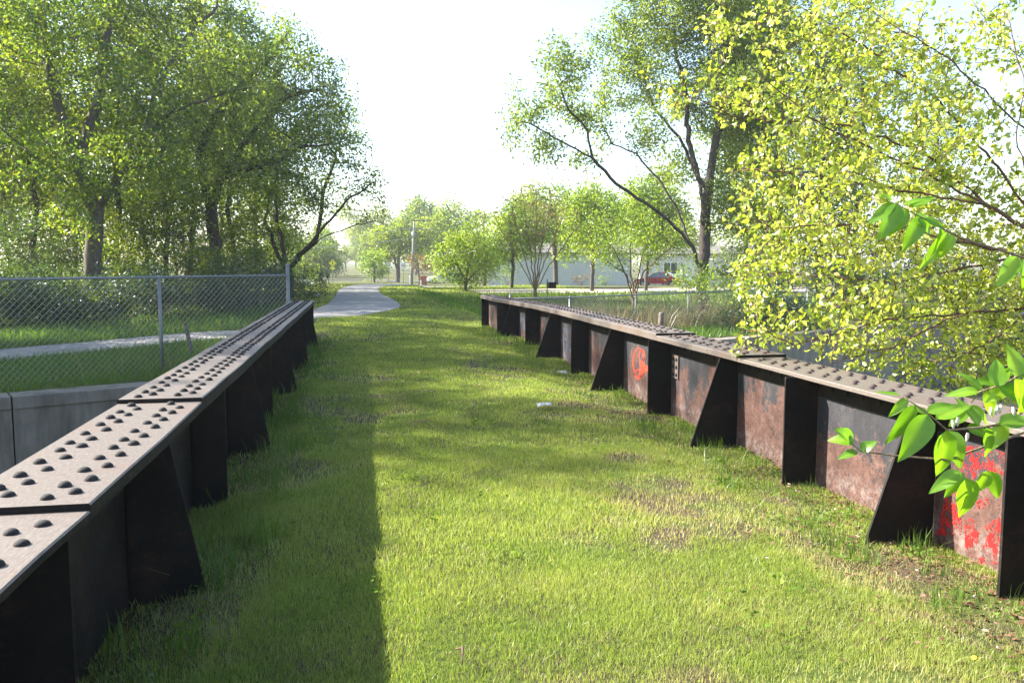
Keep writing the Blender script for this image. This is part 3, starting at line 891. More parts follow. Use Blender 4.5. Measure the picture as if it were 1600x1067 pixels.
# --- right: the spreading tree with the long low limb
B = foot(1098, 34)
make_tree('spreading_tree', B,
    [px_limb([(1097, 430), (1082, 385), (1045, 345), (1005, 315), (962, 287), (925, 246), (890, 228), (855, 208), (818, 190)], 34, -3),
     px_limb([(925, 246), (918, 205), (885, 165), (872, 115)], 34, -2, -2),
     px_limb([(1082, 385), (1060, 330), (1030, 280), (995, 240), (955, 225), (935, 180)], 34, 1),
     px_limb([(1097, 430), (1102, 350), (1095, 290), (1062, 215), (1020, 165), (1005, 110)], 34, 2),
     px_limb([(1102, 350), (1112, 260), (1124, 190), (1128, 100), (1135, 20)], 34, 0),
     px_limb([(1095, 290), (1075, 220), (1072, 150), (1050, 60)], 34, 3)],
    blobs_px([(832, 172, 42, -3), (880, 115, 46, -2), (800, 215, 22, -3), (995, 130, 50, 1), (1005, 60, 60, 2), (930, 190, 36), (1100, 40, 82, 1), (1058, 150, 44, 3), (1140, 130, 62), (955, 150, 36, 1), (1160, 240, 56, 1), (1180, 50, 80, 2), (850, 255, 20, -3), (940, 60, 26, 1), (1100, -60, 90), (1000, 0, 44, 2), (905, 250, 20, -1), (1180, 170, 70, 1), (1150, 310, 44, -1), (1200, 330, 60, 2), (1020, 200, 34, -1), (890, 150, 36, -1), (1060, 260, 34, 2), (850, 215, 26, -2)], 34),
    5200, 'spreading green tree with a long low limb reaching over the shrubs towards the sky gap', 'tree', None, .25, .007, .30, .38, 44, .24, .135, 'leaf_willow', 'bark_dark', 21)
for i, (px, d, sc, lab) in enumerate([(1215, 40, 1.15, 'tall dark tree just behind the yellow green bush'), (1330, 44, 1.1, 'tall tree behind the middle of the yellow green bush'), (1165, 46, 1.05, 'shaded tree right of the trunk of the spreading tree'), (1280, 36, .8, 'dense dark tree hidden low behind the yellow green bush'), (1450, 50, .9, 'tree far behind the right part of the yellow green bush')]):
    f = foot(px, d); copy_tree(protos[i % 3], tuple(f), i * 2.1 + .5, sc, lab, 'trees behind the yellow green bush')

# --- mid-distance shrubs and far trees
B = foot(728, 52)
make_tree('rounded_bush', B, [px_limb([(728, 440), (715, 415), (695, 395)], 52), px_limb([(728, 440), (735, 405), (745, 370)], 52), px_limb([(728, 440), (755, 415), (765, 390)], 52)],
    blobs_px([(692, 402, 24), (712, 385, 26), (740, 378, 26), (755, 400, 26), (725, 420, 28), (745, 428, 20), (700, 424, 20), (770, 425, 16), (730, 355, 14), (676, 412, 10)], 52), 1300,
    'round bright green bush beside the bare vase shaped shrub', 'bush', None, .10, .010, .25, .4, 34, .26, .16, 'leaf_shrub', 'bark_twig', 31)
B = foot(836, 41)
stems = [px_limb([(836, 455), (x1, y1), (x2, y2)], 41, dd) for x1, y1, x2, y2, dd in ((815, 415, 775, 345, -1), (822, 410, 798, 320, 1), (830, 405, 815, 300, 0), (836, 400, 838, 300, 1.5), (842, 405, 862, 305, -1), (850, 410, 888, 325, 1), (855, 420, 905, 350, 0), (845, 410, 850, 320, -2))]
make_tree('vase_shaped_shrub', B, stems,
    blobs_px([(790, 340, 26), (815, 315, 30, 1), (845, 310, 32, 1), (870, 325, 30, -1), (895, 345, 22), (820, 360, 30, -1), (860, 370, 28), (780, 370, 18), (850, 345, 34)], 41), 1100,
    'vase shaped shrub of many bare tan stems with few leaves on the lawn edge', 'shrub', None, .085, .011, .22, .28, 5, .22, .10, 'leaf_tan', 'twig_pale', 32, up=.25)
B = foot(990, 37)
stems = [px_limb([(990, 470), (x1, y1), (x2, y2)], 37, dd) for x1, y1, x2, y2, dd in ((975, 425, 950, 370, -1), (985, 420, 985, 350, 1), (1000, 415, 1020, 350, 0), (1005, 425, 1050, 385, -1), (980, 430, 930, 395, 1))]
make_tree('pale_shrub', B, stems,
    blobs_px([(935, 385, 26), (960, 355, 32, 1), (1000, 345, 34), (1035, 365, 30, -1), (1055, 390, 22), (985, 385, 32, -1), (1020, 400, 24), (915, 405, 14), (970, 330, 30, 1), (1000, 320, 28, 2), (1060, 360, 26, 1), (930, 355, 26, 2), (960, 390, 24)], 37), 1200,
    'pale green open shrub with thin stems in front of the red car', 'shrub', None, .09, .008, .25, .36, 26, .26, .11, 'leaf_shrub', 'bark_twig', 33)
B = foot(868, 66)
make_tree('yellow_green_tree', B, [px_limb([(868, 430), (866, 370), (860, 320), (858, 295)], 66)],
    blobs_px([(850, 320, 34), (880, 325, 34, 1), (865, 300, 24), (910, 340, 30, 2), (830, 345, 26), (890, 370, 34), (945, 330, 26, 2)], 66), 1300,
    'yellow green tree rising behind the bare vase shaped shrub', 'tree', None, .2, .02, .5, .8, 50, .45, .26, 'leaf_shrub', 'bark_grey', 34)
for (px, d, seed, lab, bl) in ((925, 50, 71, 'light green tree in front of the grey siding house', [(900, 330, 26), (925, 315, 28, 1), (950, 335, 28), (915, 360, 26, 1), (945, 370, 24), (890, 362, 18), (925, 385, 20)]),
                          (1010, 52, 72, 'light green tree between the pale shrub and the spreading tree', [(985, 310, 28), (1015, 300, 30, 1), (1045, 320, 28), (1000, 345, 30, 1), (1035, 355, 28), (1065, 345, 24), (1020, 380, 24), (1070, 375, 20)]),
                          (800, 58, 73, 'light green tree behind the left stems of the vase shaped shrub', [(790, 345, 22), (812, 330, 22, 1), (800, 370, 26), (780, 390, 22), (820, 385, 24, 1), (840, 360, 20)])):
    make_tree('light_green_tree', foot(px, d), [px_limb([(px, 440), (px + 2, 400), (px - 3, 360), (px, 325)], d)], blobs_px(bl, d), 1600, lab, 'tree', None, .12, .010, .30, .4, 40, .34, .19, 'leaf_shrub', 'bark_grey', seed)
B = foot(757, 72)
make_tree('upright_tree', B, [px_limb([(757, 430), (757, 380), (756, 330), (755, 315)], 72)],
    blobs_px([(756, 330, 14), (754, 345, 20), (758, 365, 26), (760, 390, 26), (738, 385, 20)], 72), 800,
    'narrow dark green tree peaking above the round bright bush', 'tree', None, .18, .02, .4, .65, 16, .35, .22, 'leaf_willow', 'bark_grey', 35)
far = []
B = foot(622, 112)
far.append(make_tree('far_tree', B, [px_limb([(622, 425), (624, 390), (628, 360), (640, 345)], 112), px_limb([(622, 425), (612, 385), (600, 365)], 112)],
    blobs_px([(600, 372, 24), (625, 360, 22), (645, 352, 18), (660, 375, 26), (640, 385, 24), (612, 395, 22), (685, 350, 18), (590, 395, 16)], 112), 1300,
    'hazy green tree with a forked dark trunk behind the utility pole', 'tree', None, .28, .02, .45, .6, 20, .45, .34, 'leaf_willow', 'bark_grey', 36))
B = foot(690, 120)
far.append(make_tree('far_tree', B, [px_limb([(690, 425), (690, 380), (685, 345)], 120)],
    blobs_px([(690, 350, 22), (670, 362, 20), (712, 365, 20), (700, 385, 26), (675, 395, 26), (728, 385, 16)], 120), 1200,
    'hazy blue green tree above the white car and the rust red cabinet', 'tree', None, .28, .02, .45, .6, 20, .5, .38, 'leaf_wood', 'bark_grey', 37))
B = foot(500, 118)
far.append(make_tree('far_tree', B, [px_limb([(500, 425), (500, 400), (497, 380)], 118)],
    blobs_px([(500, 392, 18), (485, 400, 18), (515, 402, 16), (498, 412, 22), (525, 415, 10)], 118), 1000,
    'rounded far tree behind the yellow diamond sign left of the path', 'tree', None, .22, .02, .40, .5, 20, .4, .30, 'leaf_wood', 'bark_grey', 38))
B = foot(585, 100)
far.append(make_tree('far_tree', B, [px_limb([(585, 428), (585, 410), (583, 398)], 100)],
    blobs_px([(580, 402, 13), (592, 408, 14), (572, 415, 12), (585, 420, 16), (600, 422, 12)], 100), 600,
    'small yellow green tree beside the grey road signs', 'tree', None, .12, .015, .3, .4, 18, .35, .26, 'leaf_shrub', 'bark_grey', 39))
B = foot(688, 96)
far.append(make_tree('red_leaved_shrub', foot(655, 100), [px_limb([(655, 428), (653, 408), (650, 400)], 100)],
    blobs_px([(646, 410, 9), (660, 405, 9), (668, 416, 9), (652, 420, 9)], 100), 160, 'reddish leaved shrub behind the utility pole', 'shrub', None, .08, .012, .25, .32, 14, .25, .24, 'leaf_red', 'bark_grey', 45))
for i, (px, d, sc, lab) in enumerate([(596, 150, 1.05, 'far hazy tree right of the gap where the path vanishes'), (508, 150, .95, 'far hazy tree left of the gap where the path vanishes'), (470, 120, 1.0, 'far tree seen through the stems of the leaning tree'),
                          (540, 230, .7, 'farthest pale tree closing the left side of the gap'), (584, 230, 1.3, 'farthest pale tree closing the right side of the gap'), (735, 135, 1.0, 'far tree behind the round bright bush'), (800, 100, 1.1, 'far tree behind the bare vase shaped shrub'), (930, 112, 1.1, 'tree rising behind the grey siding house'), (1040, 118, 1.35, 'tree rising behind the cream house and the red car'), (1000, 128, 1.4, 'tall tree between the two houses'), (440, 140, .9, 'far tree low behind the leaning tree'), (512, 135, 1.3, 'far tree standing behind the yellow diamond sign post'), (556, 290, .9, 'distant pale tree at the very end of the path gap'), (568, 250, 1.5, 'distant pale tree closing the gap behind the first grey road sign'),  (450, 165, 1.3, 'far tree filling the view between the leaning stems'), (605, 190, 1.7, 'far hazy tree just right of the small roadside tree'), (650, 170, 1.6, 'far hazy tree behind the utility pole top'), (486, 190, 1.3, 'far hazy tree left of the yellow diamond sign'), (720, 180, 1.8, 'far hazy tree behind the narrow dark green tree'), (860, 140, 1.15, 'far tree above the grey house roof'), (1100, 120, 1.2, 'far tree behind the foot of the spreading tree')]):
    f = foot(px, d); copy_tree(far[i % 3], tuple(f), i * 1.9, sc, lab, 'far trees beyond the lawn')

# --- foreground: the yellow green bush that leans in from the right
d0 = 7.2
Bb = np.array([6.4, 2.9, -.9]); Bb[2] = -2.7
trunk_top = at(1720, 430, d0)
Bb = np.array([trunk_top[0] + .2, trunk_top[1] + .1, -2.75])
limbs = [[Bb, trunk_top],
    px_limb([(1720, 430), (1640, 380), (1540, 320), (1400, 250), (1290, 200), (1190, 120), (1110, 40)], d0, -.6),
    px_limb([(1640, 380), (1560, 260), (1470, 160), (1360, 80), (1250, 10)], d0, .6),
    px_limb([(1720, 430), (1600, 400), (1480, 372), (1350, 350), (1220, 355)], d0, -.5),
    px_limb([(1540, 320), (1440, 235), (1310, 195), (1160, 185), (1050, 140)], d0, .2),
    px_limb([(1720, 430), (1620, 480), (1500, 490), (1380, 500), (1240, 540), (1190, 515)], d0, -.3),
    px_limb([(1600, 400), (1500, 420), (1400, 440), (1250, 430), (1150, 425)], d0, .7),
    px_limb([(1720, 430), (1650, 560), (1560, 600), (1480, 600)], d0, .4),
    px_limb([(1720, 430), (1700, 250), (1640, 130), (1560, 60), (1500, -20)], d0, .8),
    px_limb([(1640, 380), (1590, 230), (1600, 120), (1570, 20)], d0, -.4),
    px_limb([(1690, 330), (1600, 200), (1480, 90), (1380, 30), (1300, -10)], d0, -.8),
    px_limb([(1540, 320), (1420, 300), (1300, 280), (1190, 265), (1130, 270)], d0, .5),
    px_limb([(1500, 372), (1390, 395), (1290, 400), (1170, 395)], d0, .9),
    px_limb([(1500, 490), (1400, 540), (1320, 560), (1270, 585)], d0, -.7),
    px_limb([(1620, 480), (1540, 540), (1450, 570), (1390, 600)], d0, -.4)]
make_tree('yellow_green_bush', Bb, limbs,
    blobs_px([(1130, 40, 42), (1220, 60, 60, .4), (1320, 60, 75, .6), (1430, 60, 70, -.3), (1060, 150, 34), (1150, 165, 46, .3), (1250, 170, 75, -.3), (1370, 180, 90, .5), (1490, 220, 80, -.3), (1200, 270, 62, .4),
              (1320, 300, 90, -.5), (1450, 330, 95, .6), (1190, 345, 52), (1260, 390, 70, .5), (1380, 420, 90, -.4), (1510, 450, 90, .4), (1180, 430, 48), (1200, 500, 46, .2), (1290, 500, 62, -.3), (1390, 520, 62, .4), (1500, 540, 80), (1580, 390, 80, .5), (1570, 580, 60, .3), (1010, 125, 14), (1600, 180, 50, -.2), (1540, 60, 50), (1480, 130, 50, .4), (1590, 90, 40, .3), (1560, 20, 45, .5), (1430, 575, 30), (1160, 545, 20), (1600, 290, 70, .3), (1610, 430, 75, -.2), (1550, 500, 75, .5), (1590, 570, 62, -.3), (1490, 590, 46, .2), (1420, 560, 44, -.3), (1330, 560, 34, .3)], d0),
    10500, 'large sunlit yellow green bush leaning in over the right girder', 'bush', None, .034, .0032, .08, .088, 4, .026, .051, 'leaf_bright', 'bark_red', 51, clump=.6, expo=2.0, leaf_r=.0075, shape='leaf', up=.05, maxit=140, width=.62)

# ------------------------------------------------------------------ undergrowth
def bushy(name, px, depth, w, h, label, cat, group, leaf_mat, seed, n=60, per=22, leaf=.11, bark='bark_twig', z=None):
    r = np.random.default_rng(seed); f = foot(px, depth)
    R_ = w
    bl = [(f + np.array([r.uniform(-w, w) * .6, r.uniform(-w, w) * .4, h * r.uniform(.25, .75)]), w * r.uniform(.35, .6)) for _ in range(7)]
    limbs_ = [[f, f + np.array([r.uniform(-.5, .5) * w, r.uniform(-.4, .4) * w, h * .5])] for _ in range(5)]
    return make_tree(name, f, limbs_, bl, n, label, cat, group, .035, .006, .18, .28, per, .16, leaf, leaf_mat, bark, seed, up=.15, maxit=60)
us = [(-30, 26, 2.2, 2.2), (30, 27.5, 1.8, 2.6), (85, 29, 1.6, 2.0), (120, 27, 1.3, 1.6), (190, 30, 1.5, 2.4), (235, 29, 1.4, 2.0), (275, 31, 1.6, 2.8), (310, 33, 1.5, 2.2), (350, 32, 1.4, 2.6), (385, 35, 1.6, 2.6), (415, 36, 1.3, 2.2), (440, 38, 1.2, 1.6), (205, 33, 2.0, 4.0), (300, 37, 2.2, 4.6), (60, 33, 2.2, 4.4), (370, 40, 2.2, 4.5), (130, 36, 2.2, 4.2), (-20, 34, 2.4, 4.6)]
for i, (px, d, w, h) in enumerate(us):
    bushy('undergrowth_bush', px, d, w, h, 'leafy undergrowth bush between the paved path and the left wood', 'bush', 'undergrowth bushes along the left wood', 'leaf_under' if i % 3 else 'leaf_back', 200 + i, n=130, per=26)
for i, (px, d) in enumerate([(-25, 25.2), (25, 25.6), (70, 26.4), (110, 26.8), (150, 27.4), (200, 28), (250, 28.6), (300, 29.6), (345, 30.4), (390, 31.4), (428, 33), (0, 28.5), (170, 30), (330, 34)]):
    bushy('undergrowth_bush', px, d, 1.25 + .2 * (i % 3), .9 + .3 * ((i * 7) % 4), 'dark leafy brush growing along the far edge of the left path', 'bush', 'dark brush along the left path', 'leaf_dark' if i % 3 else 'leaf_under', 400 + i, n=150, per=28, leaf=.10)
bushy('undergrowth_bush', 483, 36, 1.3, 1.0, 'low dark bush between the fence end and the bend of the path', 'bush', None, 'leaf_dark', 240, n=130, per=26, leaf=.09)
bushy('undergrowth_bush', 462, 46, 1.6, 1.6, 'sunlit bush under the leaning tree left of the path', 'bush', None, 'leaf_shrub', 241, n=110, per=22)
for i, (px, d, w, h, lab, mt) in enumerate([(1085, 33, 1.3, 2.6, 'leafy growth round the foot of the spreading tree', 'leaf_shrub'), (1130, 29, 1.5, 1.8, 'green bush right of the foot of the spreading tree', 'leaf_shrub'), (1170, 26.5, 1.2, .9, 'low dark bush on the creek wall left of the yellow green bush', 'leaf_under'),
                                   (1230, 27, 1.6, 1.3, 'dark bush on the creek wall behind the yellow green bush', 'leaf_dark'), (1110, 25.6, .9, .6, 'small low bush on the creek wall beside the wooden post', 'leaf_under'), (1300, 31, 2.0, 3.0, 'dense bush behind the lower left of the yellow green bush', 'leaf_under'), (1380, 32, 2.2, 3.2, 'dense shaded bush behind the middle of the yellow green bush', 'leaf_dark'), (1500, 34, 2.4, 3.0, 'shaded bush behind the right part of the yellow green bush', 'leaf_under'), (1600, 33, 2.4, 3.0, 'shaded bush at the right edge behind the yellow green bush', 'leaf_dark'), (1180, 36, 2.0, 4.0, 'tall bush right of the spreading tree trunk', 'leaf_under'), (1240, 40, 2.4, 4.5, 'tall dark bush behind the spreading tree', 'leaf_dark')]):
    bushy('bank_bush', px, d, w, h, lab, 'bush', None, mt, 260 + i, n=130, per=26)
for i, (px, d, w, h, lab) in enumerate([(905, 70, .9, 1.0, 'low bush against the grey siding left of the pale shrub'), (945, 69, .9, 1.2, 'small green bush at the grey siding right of the low bush'), (793, 68, 1.2, 1.8, 'green bush at the left end of the grey siding house')]):
    bushy('house_bush', px, d, w, h, lab, 'bush', None, 'leaf_shrub' if i else 'leaf_red', 290 + i, n=80, per=16)

# ------------------------------------------------------------------ grass
def blades(x, y, z, h, w, r, lean=.45, tint=None, base_tint=None):
    N = len(x); a = r.uniform(0, 2*np.pi, N); la = r.uniform(0, 2*np.pi, N)
    c = np.stack([x, y, z - .004], 1); b = np.stack([np.cos(a), np.sin(a), np.zeros(N)], 1)
    ld = np.stack([np.cos(la), np.sin(la), np.zeros(N)], 1) * (np.abs(r.normal(0, lean, N)) * h)[:, None]
    up = np.array([0, 0, 1.0]) * h[:, None]
    w = w[:, None]
    mid = c + up * .55 + ld * .35; tip = c + up * .98 + ld
    v = np.stack([c - b*w*.5, c + b*w*.5, mid + b*w*.42, mid - b*w*.42, tip], 1).reshape(-1, 3)
    i = np.arange(N)[:, None] * 5
    f = np.concatenate([i, i+1, i+2, i+3, i+3, i+2, i+4], 1).ravel()
    t = np.clip(r.normal(.42, .17, N) if tint is None else tint, 0, 1)
    return v, f, np.tile([4, 3], N), np.repeat(t, 5)
def join(parts):
    V, Fc, T, A = [], [], [], []; o_ = 0
    for v, f, t, a in parts: V.append(v); Fc.append(f + o_); T.append(t); A.append(a); o_ += len(v)
    return np.concatenate(V), np.concatenate(Fc), np.concatenate(T), np.concatenate(A)

def bare(x, y):
    """1 where the turf is thin: worn patches by the right girder and odd spots"""
    nz = fbm(x * 1.1 + 20, y * 1.1 + 11)
    near_r = sstep(1.5, 3.0, x) * (1 - sstep(8, 15, y))
    near_l = sstep(-.25, -.75, x) if False else (1 - sstep(-.8, -.2, x))
    return np.clip(sstep(.60, .76, nz + .15 * near_r + .20 * near_l), 0, 1)
r = np.random.default_rng(77); parts = []
path_outline = np.concatenate([spline(PL), spline(PR)[::-1]])
on_path = lambda x, y: inside(path_outline, x, y)
for (ya, yb, xa, xb, dens, hh, ww) in ((2.2, 4.2, -1.14, 3.44, 21000, .040, .0023), (4.2, 7, -1.14, 3.44, 12000, .040, .0032), (7, 11, -1.14, 3.44, 4200, .042, .0055), (11, 17, -1.14, 3.44, 1900, .045, .009), (17, 28, -1.14, 4.2, 700, .055, .015), (28, 44, -3, 9, 180, .07, .03), (44, 70, -8, 15, 50, .08, .06)):
    n = int(dens * (yb - ya) * (xb - xa)); x = r.uniform(xa, xb, n); y = r.uniform(ya, yb, n)
    b_ = bare(x, y); k = (r.random(n) > b_ * .80) & ~on_path(x, y)
    x, y, b_ = x[k], y[k], b_[k]
    mott = fbm(x * 2.3 + 5, y * 2.3 + 2)
    tall = .75 + .7 * (mott - .4) + .35 * (1 - sstep(-.7, -.2, x)) - .2 * sstep(2.6, 3.1, x)
    tint = r.normal(.34, .13, len(x)) + (mott - .5) * .5 + b_ * .35 + .10 * sstep(0, 2.5, x) * (1 - sstep(6, 12, y))
    tint = np.where(r.random(len(x)) < .045, r.uniform(.85, 1.0, len(x)), tint)
    parts.append(blades(x, y, H(x, y), hh * tall * r.uniform(.5, 1.35, len(x)), ww * r.uniform(.7, 1.3, len(x)), r, .55, tint))
v, f, t_, a_ = join(parts)
tag(np_mesh('lawn_grass', v, f, t_, M['grass'], None, a_), 'short mown lawn grass between the two girders and on to the path', 'grass', None, 'stuff')

# deeper grass on the banks and along the girders
parts = []
def patch(n, xa, xb, ya, yb, h, w, cond=None, lean=.5, tint=None):
    x = r.uniform(xa, xb, n); y = r.uniform(ya, yb, n)
    k = ~on_path(x, y)
    if cond is not None: k &= cond(x, y)
    x, y = x[k], y[k]
    cl = fbm(x * 1.7, y * 1.7)
    parts.append(blades(x, y, H(x, y), h * (.4 + 1.2 * cl) * r.uniform(.5, 1.4, len(x)), w * r.uniform(.7, 1.3, len(x)), r, lean, None if tint is None else r.normal(tint, .15, len(x))))
past = lambda x, y: y > y_far(x) + .45
patch(42000, -9.5, -1.3, 12, 26, .13, .011, past)
patch(16000, -14, -2.5, 20, 34, .22, .02, lambda x, y: y > 21 + .8 * (x + 8.5))
patch(30000, 3.75, 16, 18.5, 30, .22, .018, past)
patch(9000, 3, 22, 28, 46, .20, .04)
def tufts(n, xs, ys, h, w, count, spread, lean):
    for _ in range(n):
        x0, y0 = xs(), ys(); k = r.integers(count // 2, count)
        x = r.normal(x0, spread, k); y = r.normal(y0, spread, k)
        m = (x > XW_L + .05) & (x < XW_R - .05); x, y = x[m], y[m]
        if len(x): parts.append(blades(x, y, H(x, y), h * r.uniform(.45, 1.25, len(x)), w * r.uniform(.7, 1.3, len(x)), r, lean))
tufts(55, lambda: r.uniform(-1.08, -.55), lambda: r.uniform(2.4, 9), .19, .006, 30, .055, .5)
tufts(40, lambda: r.uniform(-1.05, -.6), lambda: r.uniform(8, 17.5), .2, .010, 26, .07, .4)
tufts(60, lambda: r.uniform(2.6, 3.3), lambda: r.uniform(2.9, 8), .13, .0055, 24, .05, .4)
tufts(60, lambda: r.uniform(2.6, 3.38), lambda: r.uniform(7, 22), .13, .009, 26, .08, .4)
v, f, t_, a_ = join(parts)
tag(np_mesh('tall_grass', v, f, t_, M['grass_deep'], None, a_), 'long uncut grass on the banks and along the feet of the girders', 'grass', None, 'stuff')
# dry stalks on the right bank and at the left fence
parts = []
n = 2600; x = r.uniform(4.2, 13, n); y = 20.2 + .5 * (x - 4) + r.uniform(0, 3.2, n); parts.append(blades(x, y, H(x, y), r.uniform(.35, 1.1, n), np.full(n, .010), r, .55))
n = 16; x = r.uniform(-5.2, -2.2, n); y = 15.6 + .7 * (x + 3.6) + r.uniform(-.2, .7, n); parts.append(blades(x, y, H(x, y), r.uniform(.4, 1.0, n), np.full(n, .010), r, .3))
n = 2600; x = np.concatenate([r.uniform(2.3, 3.4, n//2), r.uniform(-1.1, -.5, n//2)]); y = r.uniform(2.6, 11, n); parts.append(blades(x, y, H(x, y) + .012, r.uniform(.01, .03, n), np.full(n, .004), r, 4.5))
v, f, t_, a_ = join(parts)
tag(np_mesh('dry_stalks', v, f, t_, M['dry_stalk'], None, a_), 'dry straw coloured stalks and clippings in the grass', 'dry grass', None, 'stuff')
# dead leaves along the girders
n = 4200; xx = np.concatenate([3.42 - np.abs(r.normal(0, .55, n)), r.uniform(-1.1, -.6, 260)]); yy = np.concatenate([r.uniform(2.8, 12, n), r.uniform(3, 10, 260)])
k = (fbm(xx * 1.5 + 3, yy * 1.5 + 8) > .43) & (xx < 3.42); xx, yy = xx[k], yy[k]
cen = np.stack([xx, yy, H(xx, yy) + r.uniform(.004, .025, len(xx))], 1)
v, f, t_, a_ = leaf_cloud(cen, 1, .01, .032, r, 'leaf', 0.0, .7)
v = v.reshape(-1, 7, 3); v[:, :, 2] = cen[:, None, 2] + (v[:, :, 2] - v[:, :1, 2]) * .35; v = v.reshape(-1, 3)
tag(np_mesh('dead_leaves', v, f, t_, M['dead_leaf'], None, a_), 'curled brown dead leaves lying along the foot of the girders', 'dead leaves', None, 'stuff')

# low broad-leaved weeds
cen = []
for k in range(150):
    side_l = r.random() < .45
    x0 = r.uniform(-1.08, -.35) if side_l else 3.4 - abs(r.normal(0, .55)); y0 = r.uniform(2.4, 13)
    if k % 6 == 0: x0, y0 = r.uniform(-.6, 3.0), r.uniform(2.6, 9)
    m = r.integers(8, 22); sp = r.uniform(.03, .09)
    xs_ = np.clip(x0 + r.normal(0, sp, m), XW_L + .04, XW_R - .04); ys_ = y0 + r.normal(0, sp, m)
    cen.append(np.stack([xs_, ys_, H(xs_, ys_) + r.uniform(.012, .05, m)], 1))
cen = np.concatenate(cen)
v, f, t_, a_ = leaf_cloud(cen, 1, .004, .036, r, 'leaf', -.15, .62)
v = v.reshape(-1, 7, 3); v[:, :, 2] = cen[:, None, 2] + (v[:, :, 2] - v[:, :1, 2]) * .5; v = v.reshape(-1, 3)
tag(np_mesh('weeds', v, f, t_, M['leaf_weed'], None, a_), 'low broad leaved weeds scattered in the turf and along the girders', 'weeds', None, 'stuff')

# ------------------------------------------------------------------ litter and small finds on the lawn
def scrap(px, py, s_, label, seed, name='paper_scrap', mat='paper', cat='litter'):
    rr_ = np.random.default_rng(seed); p = on_terrain(px, py); mb = MB(); n = 5
    g = [[(p[0] + (i/(n-1) - .5) * s_ * 1.6 + rr_.normal(0, s_*.05), p[1] + (j/(n-1) - .5) * s_ + rr_.normal(0, s_*.05), p[2] + .03 + rr_.uniform(0, s_*.55)) for i in range(n)] for j in range(n)]
    for j in range(n-1):
        for i in range(n-1): mb.face([g[j][i], g[j][i+1], g[j+1][i+1], g[j+1][i]])
    o_ = mb.build(name, M[mat]); md = o_.modifiers.new('thick', 'SOLIDIFY'); md.thickness = .002
    return tag(o_, label, cat)
scrap(850, 640, .10, 'crumpled white paper scrap lying in the middle of the lawn', 1)
scrap(879, 587, .09, 'white paper scrap in the grass at the foot of the girder', 2)
def stick(px0, py0, px1, py1, r_, label):
    a, b = on_terrain(px0, py0), on_terrain(px1, py1); a[2] += .05; b[2] += .055; m = (a + b)/2 + (0.02, .03, .02)
    mb = MB(); mb.tube([a, m, b], [r_*.7, r_, r_*.5], 6); return tag(mb.build('stick', M['dry_stalk'] if False else M['bark_twig']), label, 'stick')
stick(644, 666, 672, 673, .008, 'thin brown stick lying on the shaded lawn near the long shadow edge')
stick(712, 1032, 722, 1058, .006, 'short dry stick on the lawn at the bottom of the picture')
p = on_terrain(1522, 1045)
t = thing('dandelion', tuple(p), 'single yellow dandelion in the grass near the lower right corner', 'flower')
s1 = MB(); s1.tube([p, p + (0, 0, .047)], .002, 5); s1.build('stem', M['grass_deep'], t); s2 = MB(); s2.dome(p + np.array([0, 0, .045]), .013, .010, 2, 1, 12); s2.build('flower_head', M['dandelion'], t)

def rocks(name, px, py, n, s_, label, seed):
    rr_ = np.random.default_rng(seed); p = on_terrain(px, py); mb = MB()
    for k in range(n):
        c = p + np.array([rr_.normal(0, s_*2.0) if n > 1 else 0, rr_.normal(0, s_*1.2) if n > 1 else 0, s_*.45])
        bmx = bmesh.new(); bmesh.ops.create_icosphere(bmx, subdivisions=2, radius=s_ * rr_.uniform(.5, 1.0))
        off = rr_.normal(size=3)
        for v_ in bmx.verts:
            q_ = np.array(v_.co); d_ = 1 + .25 * math.sin(q_[0]*9/s_*.3 + off[0]*5) + .2 * math.sin(q_[1]*8/s_*.3 + off[1]*5)
            v_.co = Vector(q_ * d_ * (1, 1, .75))
        b0 = len(mb.v); mb.v += [tuple(np.array(v_.co) + c) for v_ in bmx.verts]
        for f_ in bmx.faces: mb.f.append(tuple(b0 + v_.index for v_ in f_.verts)); mb.m.append(0); mb.sm.append(True)
        bmx.free()
    return mb
for i, (px, py, s_) in enumerate([(462, 447, .28), (471, 444, .30), (480, 446, .26), (489, 444, .30)]):
    tag(rocks('pale_rock', px, py, 1, s_, '', 300 + i).build('pale_rock', M['rock']), 'pale rock in the row beside the fence end post', 'rock', 'pale rocks beside the fence end post')
tag(rocks('white_stone', 496, 463, 1, .16, '', 310).build('white_stone', M['white']), 'single white stone at the left edge of the path bend', 'rock')

